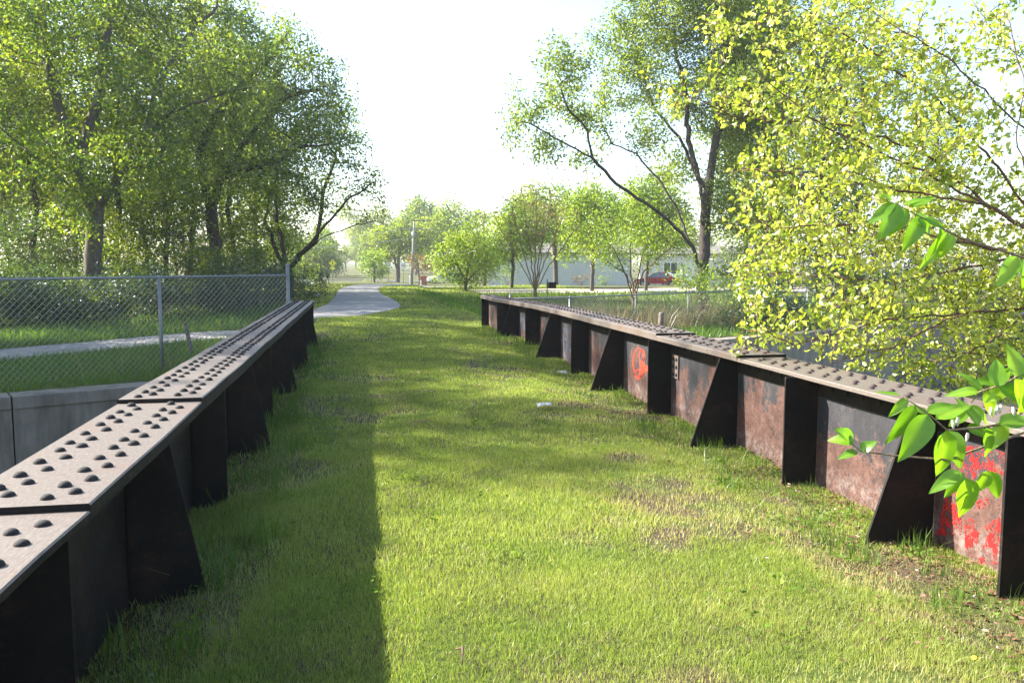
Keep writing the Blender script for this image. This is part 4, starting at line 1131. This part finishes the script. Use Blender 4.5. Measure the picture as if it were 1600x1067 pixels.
# ------------------------------------------------------------------ houses, cars, far street
def siding_wall(mb, a, b, z0, z1, board=.2, mi=0):
    """lap siding as real stepped boards between two plan points"""
    a = np.array(a); b = np.array(b); d = (b - a) / np.linalg.norm(b - a); n_ = np.array([d[1], -d[0]])
    z = z0
    while z < z1 - .01:
        zt = min(z + board, z1); o0 = n_ * .028; o1 = n_ * .004
        mb.face([(a[0]+o0[0], a[1]+o0[1], z), (b[0]+o0[0], b[1]+o0[1], z), (b[0]+o1[0], b[1]+o1[1], zt), (a[0]+o1[0], a[1]+o1[1], zt)], mi)
        mb.face([(a[0], a[1], z), (b[0], b[1], z), (b[0]+o0[0], b[1]+o0[1], z), (a[0]+o0[0], a[1]+o0[1], z)], mi)
        z = zt
def house(name, a, b, depth_, z0, eave, ridge, wall_mat, label, windows):
    a = np.array(a, float); b = np.array(b, float); d = (b - a) / np.linalg.norm(b - a); back = np.array([-d[1], d[0]]) * depth_
    t = thing(name, (a[0], a[1], z0), label, 'house')
    mb = MB()
    for p, q_ in ((a, b), (b, b + back), (b + back, a + back), (a + back, a)): siding_wall(mb, p, q_, z0, eave)
    for e, s_ in ((a, -1), (b, 1)):
        m = e + back/2; tri = [(e[0], e[1], eave), ((e+back)[0], (e+back)[1], eave), (m[0], m[1], ridge - .05)]
        mb.face(tri if s_ < 0 else tri[::-1])
    mb.build('wall', wall_mat, t)
    rb = MB(); ov = .4; sl_ = (ridge - eave) / (depth_/2); bn = back/np.linalg.norm(back)
    for sgn in (0, 1):
        e0 = (a - bn*ov - d*ov) if not sgn else (a + back + bn*ov - d*ov); m0 = a + back/2 - d*ov
        e1 = (b - bn*ov + d*ov) if not sgn else (b + back + bn*ov + d*ov); m1 = b + back/2 + d*ov
        ze = eave - ov*sl_ + .02
        top = [(e0[0], e0[1], ze + .12), (e1[0], e1[1], ze + .12), (m1[0], m1[1], ridge + .12), (m0[0], m0[1], ridge + .12)]
        bot = [(p[0], p[1], p[2] - .12) for p in top]
        rb.face(top if not sgn else top[::-1]); rb.face(bot[::-1] if not sgn else bot)
        for k in range(4): k2 = (k+1) % 4; rb.face([bot[k], bot[k2], top[k2], top[k]] if not sgn else [bot[k2], bot[k], top[k], top[k2]])
    rb.build('roof', M['roof'], t)
    for (s_, w_, zb, zt) in windows:
        n_ = np.array([d[1], -d[0]]); fr = MB(); gl_ = MB()
        def bx(mb, s0, s1, z0_, z1_, o0, o1):
            P = [a + d*s0 + n_*o0, a + d*s1 + n_*o0, a + d*s1 + n_*o1, a + d*s0 + n_*o1]; bb = len(mb.v)
            mb.v += [(p[0], p[1], z0_) for p in P] + [(p[0], p[1], z1_) for p in P]
            for qd in ((0,3,2,1),(4,5,6,7),(0,1,5,4),(1,2,6,5),(2,3,7,6),(3,0,4,7)): mb.f.append(tuple(bb + i for i in qd)); mb.m.append(0); mb.sm.append(False)
        bx(fr, s_, s_ + .1, zb, zt, .0, .07); bx(fr, s_ + w_ - .1, s_ + w_, zb, zt, .0, .07); bx(fr, s_ + .1, s_ + w_ - .1, zt - .1, zt, .0, .07); bx(fr, s_ + .1, s_ + w_ - .1, zb, zb + .1, .0, .09); bx(fr, s_ + w_/2 - .04, s_ + w_/2 + .04, zb + .1, zt - .1, .0, .06)
        w_o = fr.build('window', M['white'], t)
        bx(gl_, s_ + .1, s_ + w_ - .1, zb + .1, zt - .1, .03, .045)
        g_ = gl_.build('pane', M['glass'], t); g_.parent = w_o
    return t
gz = -.35
ha, hb = at(764, 440, 77), at(985, 440, 75); gz = -1.1
house('siding_house', ha[:2], hb[:2], 7, gz - .3, 2.45, 3.3, M['siding'], 'pale grey house with horizontal siding seen between the shrubs', [])
ha, hb = at(1000, 440, 92), at(1230, 440, 90)
house('cream_house', ha[:2], hb[:2], 7, gz - .3, 2.5, 3.3, M['cream'], 'cream house with a white framed window behind the red car', [(2.5, 1.6, .25, 1.65), (9.5, 1.5, .25, 1.65)])
# black box on a post by the drive, and the meter-sized box on the grey wall
p = foot(855, 44); t = thing('letter_box', tuple(p), 'black box on a thin dark post beside the vase shaped shrub', 'letter box')
mb = MB(); mb.tube([p - (0, 0, .1), p + np.array([0, 0, .95])], .022, 8); mb.build('post', M['black'], t)
mb = MB(); c = p + np.array([.23, 0, .62]); mb.box((c[0]-.2, c[1]-.2, c[2]-.16), (c[0]+.22, c[1]+.2, c[2]+.17)); mb.build('box', M['black'], t, bevel=.02)


def wheel(mb_t, mb_r, c, r_, w_):
    c = np.array(c); N = 18
    for mb, rr_, ww in ((mb_t, r_, w_), (mb_r, r_*.62, w_ + .02)):
        b = len(mb.v)
        for s_ in (-1, 1):
            for rf in (.92, 1.0):
                pass
        prof = [(-ww/2, rr_*.93), (-ww/2*.8, rr_), (ww/2*.8, rr_), (ww/2, rr_*.93)]
        for yo, pr in prof:
            for k in range(N):
                a = 2*math.pi*k/N; mb.v.append((c[0] + pr*math.cos(a), c[1] + yo, c[2] + pr*math.sin(a)))
        for i in range(3):
            for k in range(N): mb.f.append((b+i*N+k, b+i*N+(k+1)%N, b+(i+1)*N+(k+1)%N, b+(i+1)*N+k)); mb.m.append(0); mb.sm.append(True)
        mb.f.append(tuple(b+k for k in range(N))); mb.f.append(tuple(b+3*N+k for k in range(N))[::-1]); mb.m += [0, 0]; mb.sm += [False, False]
def make_car(name, loc, rz, paint, label, group=None):
    """sedan, nose towards local -x"""
    t = thing(name, (0, 0, 0), label, 'car', group)
    prof = [(-2.2, .38), (-2.22, .58), (-2.12, .70), (-1.25, .86), (-.95, .90), (1.25, .94), (1.95, .92), (2.15, .84), (2.2, .55), (2.15, .36), (1.72, .30)]
    arcs = lambda cx: [(cx + .37*math.cos(a), .32 + .37*math.sin(a)) for a in np.linspace(0, math.pi, 9)]
    poly = prof[:-1] + [(1.72, .26)] + arcs(1.33) + arcs(-1.35) + [(-1.78, .26)]
    mb = MB(); W_ = .86; n = len(poly)
    rings = [(-W_, .0), (-W_ + .06, .03), (W_ - .06, .03), (W_, .0)]
    for yo, e in ((-W_, .04), (-W_ + .07, 0), (W_ - .07, 0), (W_, .04)):
        cx, cz = 0, .6
        mb.v += [(x * (1 - e*.3), yo, cz + (z - cz) * (1 - e)) for x, z in poly]
    for i in range(3):
        for k in range(n):
            k2 = (k+1) % n; mb.f.append((i*n+k, i*n+k2, (i+1)*n+k2, (i+1)*n+k)); mb.m.append(0); mb.sm.append(False)
    mb.f.append(tuple(range(n))[::-1]); mb.f.append(tuple(3*n + k for k in range(n))); mb.m += [0, 0]; mb.sm += [False, False]
    # roof and pillars
    def cab(x, z, s_): return (x, s_ * (.80 - (z - .9) * .42), z)
    low = [(-1.0, .90), (1.55, .935)]; top = [(-.25, 1.38), (.85, 1.38)]
    roofp = [cab(-.25, 1.385, -1), cab(.85, 1.385, -1), cab(.85, 1.385, 1), cab(-.25, 1.385, 1)]
    mb.face(roofp); mb.face([(x, y, z + .035) for x, y, z in [(-.15, -.5, 1.385), (.75, -.5, 1.385), (.75, .5, 1.385), (-.15, .5, 1.385)]])
    for k in range(4):
        k2 = (k+1) % 4; inner = [(-.15, -.5, 1.42), (.75, -.5, 1.42), (.75, .5, 1.42), (-.15, .5, 1.42)]
        mb.face([roofp[k], roofp[k2], inner[k2], inner[k]])
    for s_ in (-1, 1):
        for x0, x1, xt0, xt1 in ((-1.0, -.90, -.25, -.17), (.16, .26, .22, .30), (1.20, 1.55, .66, .85)):
            q_ = [cab(x0, .90, s_), cab(x1, .90, s_), cab(xt1, 1.385, s_), cab(xt0, 1.385, s_)]
            q_ = [(x, y + s_*.012, z) for x, y, z in q_]
            mb.face(q_ if s_ < 0 else q_[::-1])
    mb.build('body', paint, t, False)
    gb = MB()
    for s_ in (-1, 1):
        for x0, x1, xt0, xt1 in ((-.90, .16, -.17, .22), (.26, 1.20, .30, .66)):
            q_ = [cab(x0, .90, s_), cab(x1, .90, s_), cab(xt1, 1.38, s_), cab(xt0, 1.38, s_)]; gb.face(q_ if s_ < 0 else q_[::-1])
    gb.face([cab(-1.0, .9, 1), cab(-1.0, .9, -1), cab(-.25, 1.38, -1), cab(-.25, 1.38, 1)]); gb.face([cab(1.55, .93, -1), cab(1.55, .93, 1), cab(.85, 1.38, 1), cab(.85, 1.38, -1)])
    gb.build('glass', M['carglass'], t, False)
    for sx in (-1.35, 1.33):
        for sy in (-.76, .76):
            a_, b_ = MB(), MB(); wheel(a_, b_, (sx, sy, .31), .31, .19); w_o = a_.build('wheel', M['rubber'], t, False); b_.build('rim', M['alloy'], w_o, False)
    for s_ in (-1, 1):
        lb = MB(); y0, y1 = sorted((s_*.45, s_*.84)); lb.box((2.12, y0, .68), (2.20, y1, .84)); lb.build('tail_light', M['lamp_red'], t, False)
        hb_ = MB(); hb_.box((-2.2, y0, .58), (-2.10, y1, .69)); hb_.build('headlight', M['white'], t, False)
    t.location = loc; t.rotation_euler = (0, 0, rz)
    return t
f = foot(1030, 78); make_car('sedan', (f[0], f[1], f[2] + .05), rad(-32), M['car_red'], 'red sedan parked on the pale drive behind the pale green shrub')
f = foot(1060, 86); make_car('sedan', (f[0], f[1], f[2] + .05), rad(-20), M['car_grey'], 'pale grey car mostly hidden behind the red sedan')
f = foot(692, 108); make_car('sedan', (f[0], f[1], f[2] + .05), rad(8), M['car_white'], 'white car beyond the lawn half hidden by the round bright bush')

def sign(name, px, py_base, depth, h, kind, label, post_r=.03):
    p = foot(px, depth); t = thing(name, tuple(p), label, 'sign')
    mb = MB(); mb.tube([p, p + np.array([0, 0, h])], post_r, 6); mb.build('post', M['galv'], t)
    c = p + np.array([0, -.045, h - .1]); b = MB()
    if kind == 'diamond':
        b.prism([(c[0], c[2] - .43), (c[0] + .43, c[2]), (c[0], c[2] + .43), (c[0] - .43, c[2])], 1, c[1] - .01, c[1] + .01); b.build('sign_panel', M['yellow_sign'], t)
        q_ = MB(); q_.box((c[0] - .27, c[1] - .01, c[2] - .72), (c[0] + .27, c[1] + .01, c[2] - .46)); q_.build('plaque', M['yellow_sign'], t)
        s_ = MB(); fy = c[1] - .014   # walking figure
        s_.prism([(c[0]-.03, c[2]-.02), (c[0]+.05, c[2]-.02), (c[0]+.06, c[2]+.13), (c[0]-.04, c[2]+.13)], 1, fy, fy+.003); s_.prism([(c[0]-.02, c[2]+.15), (c[0]+.05, c[2]+.15), (c[0]+.05, c[2]+.22), (c[0]-.02, c[2]+.22)], 1, fy, fy+.003)
        s_.prism([(c[0]-.12, c[2]-.22), (c[0]-.07, c[2]-.22), (c[0]+.03, c[2]-.03), (c[0]-.02, c[2]-.03)], 1, fy, fy+.003); s_.prism([(c[0]+.08, c[2]-.22), (c[0]+.13, c[2]-.22), (c[0]+.055, c[2]-.03), (c[0]+.01, c[2]-.03)], 1, fy, fy+.003)
        s_.build('symbol', M['black'], t)
    elif kind == 'back':
        b.prism([(c[0] + .33*math.cos(a), c[2] + .33*math.sin(a)) for a in np.linspace(math.pi/8, 2*math.pi + math.pi/8, 9)[:-1]], 1, c[1] - .008, c[1] + .008); b.build('sign_panel', M['sign_grey'], t)
    else:
        b.box((c[0] - .3, c[1] - .01, c[2] - .36), (c[0] + .3, c[1] + .01, c[2] + .36)); b.build('sign_panel', M['white'], t)
        s_ = MB(); s_.box((c[0] - .24, c[1] - .015, c[2] - .05), (c[0] + .24, c[1] - .011, c[2] + .05)); s_.build('symbol', M['red_sign'], t)
    return t
sign('crossing_sign', 520, 437, 96, 2.45, 'diamond', 'yellow diamond crossing sign with a plaque left of the path gap')
sign('road_sign', 580.5, 437, 102, 2.3, 'back', 'grey road sign on a post in front of the small yellow green tree')
sign('road_sign', 607, 437, 104, 2.35, 'back', 'grey road sign on a post between the small tree and the forked far tree')
sign('road_sign', 630.5, 437, 100, 2.4, 'rect', 'white road sign with a red bar just left of the utility pole')

p = foot(643, 100); t = thing('utility_pole', tuple(p), 'tall grey utility pole with a crossarm beyond the lawn', 'pole')
topz = at(647, 346, 100); mb = MB(); mb.tube([p, topz], [.17, .11], 10); mb.build('pole', M['pole'], t)
mb = MB(); mb.box((topz[0] - 1.0, topz[1] - .17, topz[2] - .95), (topz[0] + 1.0, topz[1] - .07, topz[2] - .82)); mb.build('crossarm', M['pole'], t)
mb = MB(); mb.tube([topz - (.15, .2, 1.9), topz - (.15, .2, 1.3)], .16, 10); mb.build('transformer', M['sign_grey'], t)
for i, (dz, e, lab) in enumerate(((.85, at(520, 380, 96), 'pale overhead cable running left from the crossarm of the utility pole'), (1.9, at(540, 388, 96), 'lower overhead cable running left from the utility pole'))):
    a = topz - np.array([.6 * (1 - i), .1, dz]); b = np.array(e) - (16, 2, -.3)
    mb = MB(); mb.tube([a + (b - a) * k / 10 - np.array([0, 0, .8 * 4 * (k/10) * (1 - k/10)]) for k in range(11)], .022, 4); tag(mb.build('overhead_cable', M['wire']), lab, 'cable')
a = topz - np.array([-.6, .1, .85]); b = a + np.array([26, 14, .6]); mb = MB(); mb.tube([a + (b - a) * k / 10 - np.array([0, 0, .8 * 4 * (k/10) * (1 - k/10)]) for k in range(11)], .022, 4)
tag(mb.build('overhead_cable', M['wire']), 'overhead cable running right from the utility pole into the far trees', 'cable')
for i, (px, py, h, lab) in enumerate(((641, 446, .75, 'short white marker post at the foot of the utility pole'), (657.5, 444, .65, 'short white marker post in front of the rust red cabinet'))):
    p = foot(px, 66 + 4*i); mb = MB(); mb.box((p[0]-.06, p[1]-.06, p[2]-.1), (p[0]+.06, p[1]+.06, p[2]+h)); mb.prism([(p[0]-.06, p[2]+h), (p[0]+.06, p[2]+h), (p[0], p[2]+h+.06)], 1, p[1]-.06, p[1]+.06)
    tag(mb.build('marker_post', M['white']), lab, 'post')
p = foot(661.5, 102); t = thing('utility_cabinet', tuple(p), 'rust red utility cabinet beyond the lawn right of the utility pole', 'cabinet')
mb = MB(); mb.box((p[0]-.42, p[1]-.3, p[2]), (p[0]+.42, p[1]+.3, p[2]+1.0)); mb.build('cabinet_body', M['rust_box'], t, bevel=.03)
mb = MB(); mb.box((p[0]-.47, p[1]-.35, p[2]+1.001), (p[0]+.47, p[1]+.35, p[2]+1.07)); mb.build('lid', M['rust_box'], t, bevel=.02)

# ------------------------------------------------------------------ honeysuckle twigs close to the lens, from a bush standing just out of frame on the right
def big_leaf(mb_arr, base, axis, normal, L, W_, r_, curl=.25):
    axis = axis / np.linalg.norm(axis); normal = normal - axis * (normal @ axis); normal /= np.linalg.norm(normal); side = np.cross(axis, normal)
    n = 9; V = []; bend = r_.uniform(.5, 1.3) * curl
    ph = r_.uniform(0, 6)
    for i in range(n + 1):
        t_ = i / n; w = W_ * .5 * (math.sin(math.pi * min(1, t_ ** .72)) ** .8) * (1 - .25 * t_) if 0 < t_ < 1 else 0.0
        c = base + axis * L * (t_ - .10 * bend * t_ * t_) - normal * L * bend * t_ * t_ * .9
        for s_ in (-1, -.5, 0, .5, 1):
            V.append(c + side * w * s_ + normal * abs(s_) * w * .28 + normal * .02 * L * math.sin(ph + t_ * 9) * abs(s_))
    b = mb_arr['n']; mb_arr['v'] += V; mb_arr['n'] += len(V)
    for i in range(n):
        for k in range(4): mb_arr['f'].append((b + i*5 + k, b + i*5 + k + 1, b + (i+1)*5 + k + 1, b + (i+1)*5 + k))
    t0 = r_.normal(.38, .2); mb_arr['t'] += [float(np.clip(t0 + (.38 if i % 5 == 2 else .07 * ((i // 5) % 2)), 0, 1)) for i in range(len(V))]
hb0 = np.array([2.35, .75, 0.0])
HB = thing('honeysuckle_bush', tuple(hb0), 'honeysuckle with broad bright green leaves on twigs reaching in close at the right edge', 'bush')
stem = MB(); arr = dict(v=[], f=[], t=[], n=0); buds = MB(); r_ = np.random.default_rng(5)
fork = at(1760, 640, 1.9); hb_top = at(1740, 330, 1.9)
stem.tube([hb0 - (0, 0, .2), hb0 + (-.02, .05, .6), fork, hb_top], [.016, .013, .009, .006], 7)
def twig(pts, d, leaves_, r0=.0032, start=None):
    P = [np.array(start)] + [at(px, py, d + dd) for px, py, dd in pts] if start is not None else [at(px, py, d + dd) for px, py, dd in pts]
    stem.tube(P, [r0 * (1 - .75 * i / (len(P) - 1)) for i in range(len(P))], 6)
    for (px, py, dx, dy, L, W_, dd, nx_, nz_) in leaves_:
        base = at(px, py, d + dd); tipp = at(px + dx, py + dy, d + dd + r_.uniform(-.02, .02))
        ax = tipp - base; Lw = np.linalg.norm(ax)
        nrm = -_F * nz_ + _R * nx_ + _U * .55
        big_leaf(arr, base, ax, nrm, Lw, Lw * W_, r_)
# lower sprays (base px, py, dx, dy, -, width ratio, depth offset, normal x, normal to camera)
d = 1.38
twig([(1690, 665, .2), (1620, 668, .1), (1560, 690, .05), (1480, 718, 0), (1400, 712, 0), (1345, 705, 0), (1330, 692, 0)], d,
     [(1335, 690, -42, -8, 0, .62, 0, .2, .8), (1333, 690, -24, -22, 0, .7, .01, -.2, .7), (1345, 704, 22, -16, 0, .7, 0, .1, .7), (1340, 706, -32, 6, 0, .5, 0, .3, .4),
      (1500, 735, -48, 34, 0, .42, 0, .2, .6), (1505, 738, -28, 42, 0, .45, .02, .3, .5), (1510, 746, 2, 70, 0, .62, -.02, .1, .9), (1545, 735, -22, 40, 0, .55, 0, .2, .8), (1548, 735, 14, 48, 0, .5, .02, -.4, .7)], start=fork)
twig([(1700, 610, .15), (1640, 600, .1), (1580, 660, .05), (1530, 668, 0), (1480, 672, 0), (1455, 650, 0), (1430, 632, 0), (1405, 618, 0)], d,
     [(1405, 618, -40, -10, 0, .3, 0, .2, .4), (1418, 622, -28, 30, 0, .42, 0, .3, .8), (1430, 632, -42, 68, 0, .36, -.01, .3, .9), (1450, 648, -38, 74, 0, .5, -.02, .2, .9), (1448, 645, 52, -20, 0, .45, 0, -.3, .6),
      (1452, 652, -28, -22, 0, .5, .02, 0, .5), (1478, 672, -6, 78, 0, .52, -.01, .1, .9), (1482, 672, 26, 62, 0, .55, .01, -.2, .9), (1462, 655, 60, -30, 0, .4, .02, -.3, .5), (1510, 668, 50, 14, 0, .55, .02, 0, .6), (1530, 665, -30, -50, 0, .5, .02, .2, .7),
      (1540, 668, 12, 52, 0, .5, 0, .1, .8), (1560, 662, 62, -12, 0, .5, 0, -.1, .7), (1570, 660, -24, 46, 0, .5, .03, .2, .6)], start=fork)
twig([(1700, 560, .1), (1640, 560, .08), (1570, 600, 0), (1530, 612, 0), (1510, 640, 0)], d + .08,
     [(1530, 612, -56, 2, 0, .42, 0, .2, .6), (1535, 610, -36, -32, 0, .45, 0, .2, .7), (1555, 605, 8, -50, 0, .6, 0, 0, .8), (1560, 602, 56, 30, 0, .55, 0, -.1, .8), (1590, 590, -10, -56, 0, .6, .02, .1, .8), (1600, 588, 40, 40, 0, .6, 0, 0, .9), (1585, 592, 20, 60, 0, .55, -.02, .2, .8), (1512, 638, -30, 30, 0, .55, 0, .2, .8), (1515, 636, 40, 26, 0, .5, 0, 0, .7), (1548, 606, 34, -34, 0, .5, .02, .1, .7), (1575, 598, -34, 30, 0, .6, .01, .2, .8), (1595, 590, 34, -30, 0, .55, .03, 0, .8), (1540, 610, 16, 44, 0, .5, .02, -.2, .8), (1610, 585, -6, 66, 0, .55, -.03, .1, .9), (1565, 600, -44, -10, 0, .45, .04, .3, .6)], start=fork)
# upper spray
d = 1.75
twig([(1650, 420, .2), (1560, 390, .1), (1500, 372, 0), (1450, 345, 0), (1420, 330, 0), (1398, 316, 0)], d,
     [(1400, 318, -44, 30, 0, .42, 0, .3, .8), (1405, 320, -28, 52, 0, .5, 0, .2, .8), (1412, 320, 44, -16, 0, .32, 0, 0, .4), (1418, 326, -34, 46, 0, .52, .02, .3, .9), (1430, 335, 30, 30, 0, .6, 0, 0, .9), (1440, 340, -24, 50, 0, .5, 0, .2, .8), (1445, 342, 36, 14, 0, .5, 0, -.2, .7), (1396, 316, -20, -16, 0, .5, 0, 0, .6),
      (1470, 352, -8, 50, 0, .4, 0, .5, .6), (1490, 366, -22, 40, 0, .45, 0, .2, .6), (1482, 362, -40, 60, 0, .32, .02, .4, .5), (1425, 325, 40, -24, 0, .4, 0, 0, .4), (1600, 405, 8, 44, 0, .6, 0, .2, .8), (1590, 402, -30, 46, 0, .5, 0, .2, .8)], start=hb_top)
for (px, py) in ((1548, 640), (1556, 638), (1562, 636), (1490, 660), (1496, 656), (1510, 680), (1585, 640)):
    a = at(px, py + 10, 1.38); b = at(px + r_.uniform(-3, 3), py - 4, 1.38); buds = MB(); buds.tube([a, (a + b)/2, b], [.0012, .003, .002], 6); buds.build('bud', M['bud'], HB)
stem.build('stem', M['twig_tan'], HB)
np_mesh('foliage', np.array(arr['v']), np.array(arr['f']).ravel(), np.full(len(arr['f']), 4), M['leaf_honey'], HB, np.array(arr['t']), smooth=True)

# ------------------------------------------------------------------ morning haze in the air
t = NT('air'); pv = t.n('ShaderNodeVolumePrincipled'); pv.inputs['Color'].default_value = (.93, .95, 1.0, 1); pv.inputs['Density'].default_value = .0005; pv.inputs['Anisotropy'].default_value = .35
t.l(pv.outputs[0], t.out.inputs['Volume'])
hz = MB(); hz.box((-300, -60, -4.6), (300, 640, 30)); tag(hz.build('haze', t.m), kind='stuff')
